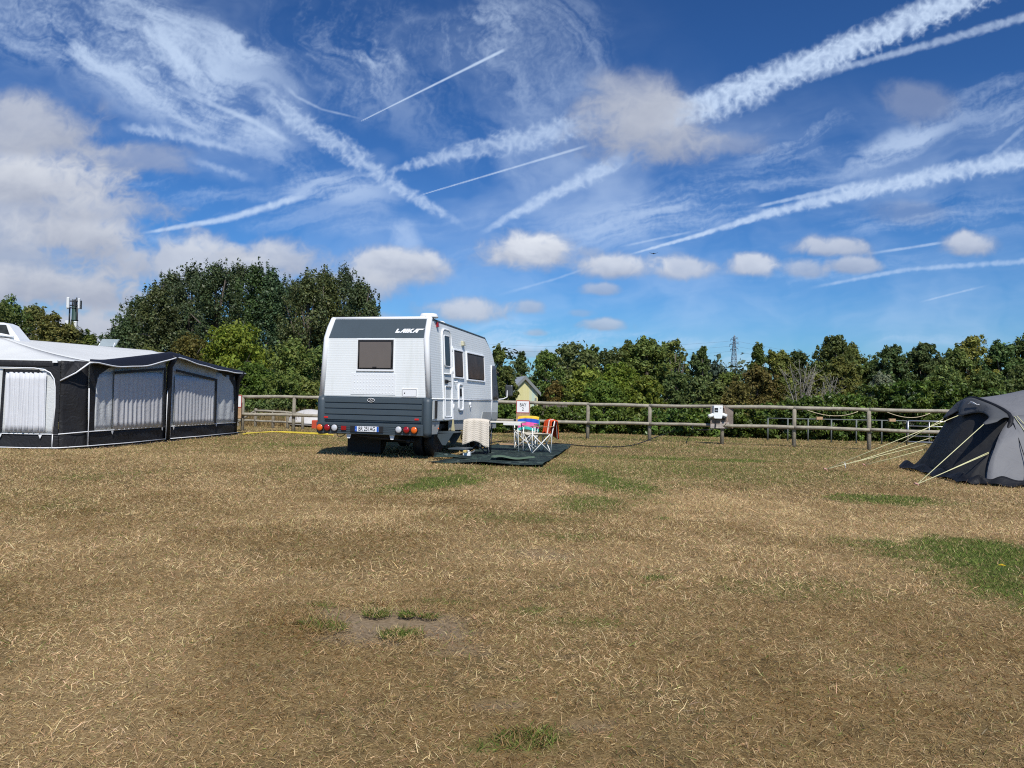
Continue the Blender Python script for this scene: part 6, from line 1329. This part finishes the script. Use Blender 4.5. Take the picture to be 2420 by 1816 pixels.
# yellow shed: gable end towards the field
Y = 40.0; a = at_depth(1215, 950, Y); zb = 0; ap = at_depth(1241, 890, Y); er = at_depth(1272, 925, Y); W2 = float(er[0] - ap[0])
sh = empty('shed', (float(ap[0]), Y, 0), R(9), 'pale yellow corrugated shed with grey pitched roof among the shrubs', 'shed')
L = 5.0; ze = float(er[2]); za = float(ap[2])
b = MB(); b.prism([(-W2, 0), (W2, 0), (W2, ze), (0, za - .05), (-W2, ze)], lambda a_, c, d: (a_, d, c), L); b.build('wall', M['yellow_clad'], sh)
for s, nm in ((-1, 'roof'), (1, 'roof')):
    b = MB(); b.hexa([(0, -.12, za - .04), (s * (W2 + .12), -.12, ze - .14), (s * (W2 + .12), L + .1, ze - .14), (0, L + .1, za - .04)], [(0, -.12, za + .03), (s * (W2 + .12), -.12, ze - .07), (s * (W2 + .12), L + .1, ze - .07), (0, L + .1, za + .03)]); b.build('roof', M['shed_roof'], sh)
    b = MB(); b.hexa([(0, -.17, za - .16), (s * (W2 + .13), -.17, ze - .26), (s * (W2 + .13), -.125, ze - .26), (0, -.125, za - .16)], [(0, -.17, za + .035), (s * (W2 + .13), -.17, ze - .065), (s * (W2 + .13), -.125, ze - .065), (0, -.125, za + .035)]); b.build('verge_board', M['shed_edge'], sh)
b = MB(); b.box(W2 - .16, W2 - .08, -.06, -.003, ze - .75, ze - .35); b.build('wall_lamp', M['shed_edge'], sh)
# teal shed behind the fence, left of the motorhome
Y = 38.0; l = at_depth(700, 926, Y); r_ = at_depth(860, 926, Y); gs = empty('shed', (float(l[0]), Y, 0), 0, 'teal green corrugated shed half hidden by the motorhome', 'shed'); W2 = float(r_[0] - l[0]); zt = float(l[2])
MB().box(0, W2, 0, 4, 0, zt - .25).build('wall', M['green_clad'], gs)
b = MB(); b.hexa([(-.1, -.15, zt - .25), (W2 + .1, -.15, zt - .25), (W2 + .1, 4.1, zt + .1), (-.1, 4.1, zt + .1)], [(-.1, -.15, zt - .05), (W2 + .1, -.15, zt - .05), (W2 + .1, 4.1, zt + .3), (-.1, 4.1, zt + .3)]); b.build('roof', M['green_clad'], gs)
# white upturned boat hull and red crate beyond the paddock fence
M['hull'] = mat('off_white_hull', (.55, .53, .49), .5, var=.08); M['crate'] = mat('orange_red_plastic', (.50, .07, .03), .5)
p = at_depth(732, 1003, 31.5); bt = empty('covered_boat', (float(p[0]), 31.5, 0), R(-14), 'off white boat hull lying tilted behind the low paddock fence', 'boat')
def hull(s, t):
    w = math.sin(math.pi * min(.98, s * .94 + .03)) ** .55; return (-1.0 + 2.3 * s, (.75 * w) * (t - .5) * 2, .75 * math.cos((t - .5) * math.pi * .96) * w * (1 - .25 * s) + .05)
MB().grid(hull, 20, 16).build('hull', M['hull'], bt, solid=.02); MB().tube([hull(s, 0.02) for s in np.linspace(0, 1, 14)], .03, 6).build('gunwale', M['ink'], bt)
p = at_depth(748, 1010, 29.5); o = MB().box(-.16, .16, -.14, .14, .0, .34).build('crate', M['crate'], bevel=.03); o.location = (float(p[0]), 29.5, 0); tag(o, 'orange red plastic crate beside the motorhome rear lights beyond the fence', 'crate')
# stack of timber boards and stakes beyond the fence
M['fresh_timber'] = wood('fresh_timber', (.55, .34, .13), bump=.2)
p = at_depth(1672, 963, 33.5); tp = empty('timber_panel', (float(p[0]), 33.5, 0), 0, 'orange new timber fence panel beyond the hedge left of the hookup board', 'timber panel')
for i in range(4): MB().box(-.28, .85, -.02, .02, float(p[2]) - .14 - .13 * i, float(p[2]) - .03 - .13 * i).build('board', M['fresh_timber'], tp)
MB().box(-.22, -.15, -.03, -.021, 0, float(p[2])).build('stake', M['raw_pine'], tp); 
for px, lab in ((1644, 'pale timber stake rising over the fence rail, left one of the pair'), (1655, 'pale timber stake rising over the fence rail, right one of the pair')):
    p = at_depth(px, 957, 32.5); o = MB().box(-.035, .035, -.03, .03, -.1, float(p[2])).build('stake', M['raw_pine']); o.location = (float(p[0]), 32.5, 0); tag(o, lab, 'stake', 'timber stakes beyond the fence')
# rough stone wall remains right of the BAY 2 sign
M['stone'] = mat('grey_brown_stone', (.13, .10, .08), .9, var=.3, bump=.8, bscale=9)
p = at_depth(1312, 961, 33.5); n_ = MB(); g = np.random.default_rng(4); H0 = float(p[2])
z = 0
while z < H0:
    x = -.75 + g.uniform(0, .2) + .5 * max(0, z - .6); hgt = g.uniform(.10, .17)
    while x < .75 - .3 * z:
        w_ = g.uniform(.2, .42); y_ = g.normal(0, .025); n_.box(x, x + w_ - .02, y_, y_ + .4, z, z + hgt - .015); x += w_
    z += hgt
o = n_.build('stone_wall', M['stone'], bevel=.02); o.location = (float(p[0]), 33.5, 0); tag(o, 'old rough stone wall seen under the fence rail right of the sign', 'wall')
# mobile phone mast
M['mast_green'] = mat('mast_green', (.022, .055, .045), .5); M['antenna'] = mat('antenna_white', (.75, .76, .74), .4); M['antenna_dark'] = mat('antenna_brackets', (.04, .045, .045), .5)
Y = 62.0; t = at_depth(178, 705, Y); bs = at_depth(178, 800, Y); z1 = float(t[2]); k = Y / FPX
ms = empty('phone_mast', (float(t[0]), Y, 0), 0, 'dark green mobile phone mast with white antenna panels against the clouds', 'mast')
MB().tube([(0, 0, 0), (0, 0, z1 - 20 * k)], [.27, .22], 14).build('pole', M['mast_green'], ms)
for dx in (-9, 9): MB().tube([(dx * k, -.2, z1 - 60 * k), (dx * k, -.2, z1 - 22 * k)], .06, 6).build('cable_run', M['antenna_dark'], ms)
for i, (dx, w_, dy, z0_, z2_) in enumerate([(-14, 4, -.3, 27, 1), (-8, 6.5, -.6, 26, 0), (13, 4.2, -.3, 26, 1), (7, 2.6, -.5, 22, 4), (-2, 2, .5, 20, 2), (3, 2.4, .6, 24, 3)]):
    o = MB().box((dx - w_ / 2) * k, (dx + w_ / 2) * k, dy, dy + .16, z1 - z0_ * k, z1 - z2_ * k).build('antenna_panel', M['antenna'] if i < 3 else M['antenna_dark'], ms, bevel=.05)
for i, (dx, z0_, z2_) in enumerate([(-10, 79, 55), (10, 79, 56)]): MB().box((dx - 3.6) * k, (dx + 3.6) * k, -.55, -.35, z1 - z0_ * k, z1 - z2_ * k).build('antenna_panel', M['antenna'], ms, bevel=.05)
for dx in (-10, 9): MB().lathe([(.16, 0), (.16, .3), (.08, .34)], 12, 0, (dx * k, -.5, z1 - 88 * k)).build('radio_drum', M['antenna'], ms)
b = MB()
for z_ in (8, 18, 24): b.tube([(-15 * k, -.2, z1 - z_ * k), (15 * k, -.2, z1 - z_ * k)], .05, 6)
b.tube([(-11 * k, .3, z1 - 20 * k), (-11 * k, .3, z1 - 2 * k)], .05, 6); b.tube([(0, 0, z1 - 24 * k), (0, 0, z1 - 4 * k)], .12, 8); b.tube([(5 * k, -.1, z1 - 27 * k), (5 * k, -.1, z1 + 1 * k)], .05, 6); b.build('head_frame', M['antenna_dark'], ms)
b = MB()
for z_ in range(int(z1 - 60 * k), int(z1 - 22 * k)): b.lathe([(.23, 0), (.29, .05), (.23, .1)], 14, 0, (0, 0, z_))
b.build('pole_flange', M['mast_green'], ms)
# electricity pylon, a long way off
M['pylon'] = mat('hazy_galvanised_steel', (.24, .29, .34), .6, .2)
Y = 420.0; t = at_depth(1735.5, 792, Y); H = float(t[2]); py_ = empty('pylon', (float(t[0]), Y, 0), R(6), 'distant grey lattice electricity pylon above the trees', 'pylon')
def pw(z): return .35 + (H * .96 - z) * .062 if z < H * .96 else max(.05, (H - z) * .25)
b = MB(); zs = [0]
while zs[-1] < H * .94: zs.append(zs[-1] + pw(zs[-1]) * 1.5 + .8)
zs[-1] = H * .96
for sx, sy in ((1, 1), (1, -1), (-1, -1), (-1, 1)):
    b.tube([(sx * pw(z), sy * pw(z), z) for z in zs] + [(0, 0, H)], .14, 4)
for z0_, z2_ in zip(zs, zs[1:]):
    for (ax, ay), (bx, by) in (((1, 1), (1, -1)), ((1, -1), (-1, -1)), ((-1, -1), (-1, 1)), ((-1, 1), (1, 1))):
        b.tube([(ax * pw(z0_), ay * pw(z0_), z0_), (bx * pw(z2_), by * pw(z2_), z2_)], .09, 4); b.tube([(bx * pw(z0_), by * pw(z0_), z0_), (ax * pw(z2_), ay * pw(z2_), z2_)], .09, 4)
b.build('lattice_tower', M['pylon'], py_)
arms = []
for z_, l_ in ((H * .80, 5.5), (H * .87, 6.5), (H * .94, 5)):
    b = MB()
    for s in (-1, 1):
        b.tube([(0, s * pw(z_), z_), (0, s * l_, z_ + .4)], .12, 4); b.tube([(0, s * pw(z_ + 1.4), z_ + 1.6), (0, s * l_, z_ + .4)], .12, 4); arms.append((s * l_, z_ - .8)); b.tube([(0, s * l_, z_ + .4), (0, s * l_, z_ - .8)], .1, 4)
    b.build('cross_arm', M['pylon'], py_)
# conductors sweeping off to both sides
M['wire'] = mat('dull_wire', (.10, .12, .14), .6)
base = Vector((float(t[0]), Y, 0))
for i, (l_, z_) in enumerate(arms[::2]):
    z_ += .0
    lft = [(-260 * s, -60 * s, z_ - 9 * 4 * s * (1 - s) + 4 * s) for s in np.linspace(0, 1, 24)]; rgt = [(300 * s, 40 * s, z_ - 11 * 4 * s * (1 - s) - 4 * s) for s in np.linspace(0, 1, 24)]
    o = MB().tube(lft[::-1] + rgt[1:], .035, 4).build('power_line', M['wire']); o.location = base; tag(o, 'thin sagging power line strung from the pylon over the trees, ' + ['lowest of three', 'middle of three', 'highest of three'][i], 'power line', 'power lines on the pylon')
# a bird high over the trees and one dandelion in the grass
p = at_depth(1545, 600, 60); b = MB(); b.add([(-.35, 0, .08), (-.1, .05, .0), (0, .1, -.02), (.1, .05, 0), (.33, 0, .1), (.08, -.08, .0), (0, -.14, .0), (-.08, -.08, 0)], [(0, 1, 7), (1, 2, 6, 7), (2, 3, 5, 6), (3, 4, 5)])
b.tube([(0, -.16, 0), (0, -.02, .01), (0, .12, 0)], [.015, .05, .01], 6); o = b.build('bird', M['ink'], solid=.012); o.location = tuple(float(q_) for q_ in p); tag(o, 'tiny dark bird flying high above the trees', 'bird')
M['petal'] = mat('dandelion_yellow', (.85, .62, .02), .6); M['stalk'] = mat('dandelion_stalk', (.10, .16, .04), .6)
p = on_ground(2366, 1362); fl_ = empty('dandelion', (float(p[0]), float(p[1]), 0), 0, 'single yellow dandelion flower in the lush green patch', 'flower'); MB().tube([(0, 0, 0), (.004, 0, .05), (.006, 0, .075)], .0025, 6).build('stalk', M['stalk'], fl_)
b = MB()
for k_ in range(3):
    for i in range(14):
        a = 2 * math.pi * i / 14 + k_ * .2; r0 = .022 - .006 * k_; b.add([(.006, 0, .076), (.006 + math.cos(a - .12) * r0, math.sin(a - .12) * r0, .079 + .004 * k_), (.006 + math.cos(a) * r0 * 1.12, math.sin(a) * r0 * 1.12, .080 + .004 * k_), (.006 + math.cos(a + .12) * r0, math.sin(a + .12) * r0, .079 + .004 * k_)], [(0, 1, 2, 3)])
b.build('blossom', M['petal'], fl_)
def build_grass():
    parts = []
    notbare = lambda g, F_: g.random(len(F_['bare'])) > F_['bare'] * 1.05
    thin_ = lambda g, F_: (g.random(len(F_['bare'])) > F_['bare'] * 1.1) & (g.random(len(F_['bare'])) < (.10 + 1.1 * F_['tuft'] ** 2) * (.55 + .6 * F_['pale']))
    grn = lambda g, F_: (F_['green'] > .35) & (g.random(len(F_['green'])) < F_['green'])
    parts.append(blades(240000, 2.0, 5.0, .024, .0021, (2, 48), .85, notbare, seed=1))           # matted thatch
    parts.append(blades(52000, 2.0, 5.0, .036, .0025, (6, 75), 1.45, thin_, seed=2))            # bleached straws standing out of it
    parts.append(blades(270000, 5.0, 10., .030, .0033, (3, 55), .9, notbare, seed=3))
    parts.append(blades(110000, 5.0, 10., .038, .0034, (10, 75), 1.5, thin_, seed=4))
    parts.append(blades(250000, 10., 18., .038, .0052, (6, 60), 1.0, notbare, seed=5, vr=.75))
    parts.append(blades(90000, 10., 18., .042, .0052, (10, 75), 1.6, thin_, seed=6, vr=.85))
    parts.append(blades(200000, 18., 32., .045, .0085, (10, 65), 1.0, notbare, seed=7, vr=.6))
    parts.append(blades(60000, 2.5, 12., .034, .0032, (15, 65), 1.0, grn, seed=8))
    parts.append(blades(70000, 3.5, 9., .036, .0036, (15, 65), 1.0, lambda g, F_: F_['green'] > .62, seed=9))
    for (px, py, rad, n, s) in [(950, 1497, .12, 900, 21), (890, 1450, .08, 450, 22), (765, 1482, .13, 800, 23), (700, 1470, .12, 400, 24), (962, 1452, .05, 300, 25), (1010, 1455, .06, 260, 26), (905, 1425, .07, 300, 27), (1240, 1740, .12, 500, 28)]:
        g = np.random.default_rng(s); cx, cy_ = G2(px, py); r = rad * np.sqrt(g.random(n)); a = g.uniform(0, 6.28, n)
        parts.append(blades(n, 0, 0, .040, .0028, (10, 62), .8, None, seed=s, bend=.8, xs=cx + r * np.cos(a), ys=cy_ + r * np.sin(a) * .8))
    g = np.random.default_rng(40); cx, cy_ = G2(930, 1470); r = .15 + .42 * np.sqrt(g.random(2600)); a = g.uniform(0, 6.28, 2600)
    parts.append(blades(2600, 0, 0, .032, .0026, (10, 70), .8, lambda g, F_: g.random(2600) < .8, seed=41, bend=.8, xs=cx + r * 1.15 * np.cos(a), ys=cy_ + r * .8 * np.sin(a)))
    off = 0; V, Q, T, C_ = [], [], [], []
    for v, q, t, c in parts:
        V.append(v); Q.append(q + off); T.append(t + off); C_.append(c); off += len(v)
    me = raw_mesh('grass', np.concatenate(V), np.concatenate(Q), np.concatenate(T), np.concatenate(C_), 'tint')
    m = foliage('grass_blade', (1, 1, 1), .22, .75, .15)
    tag(link('grass', me, m), 'short sun dried grass covering the field, straw coloured with green patches', 'grass', kind='stuff')
build_grass()
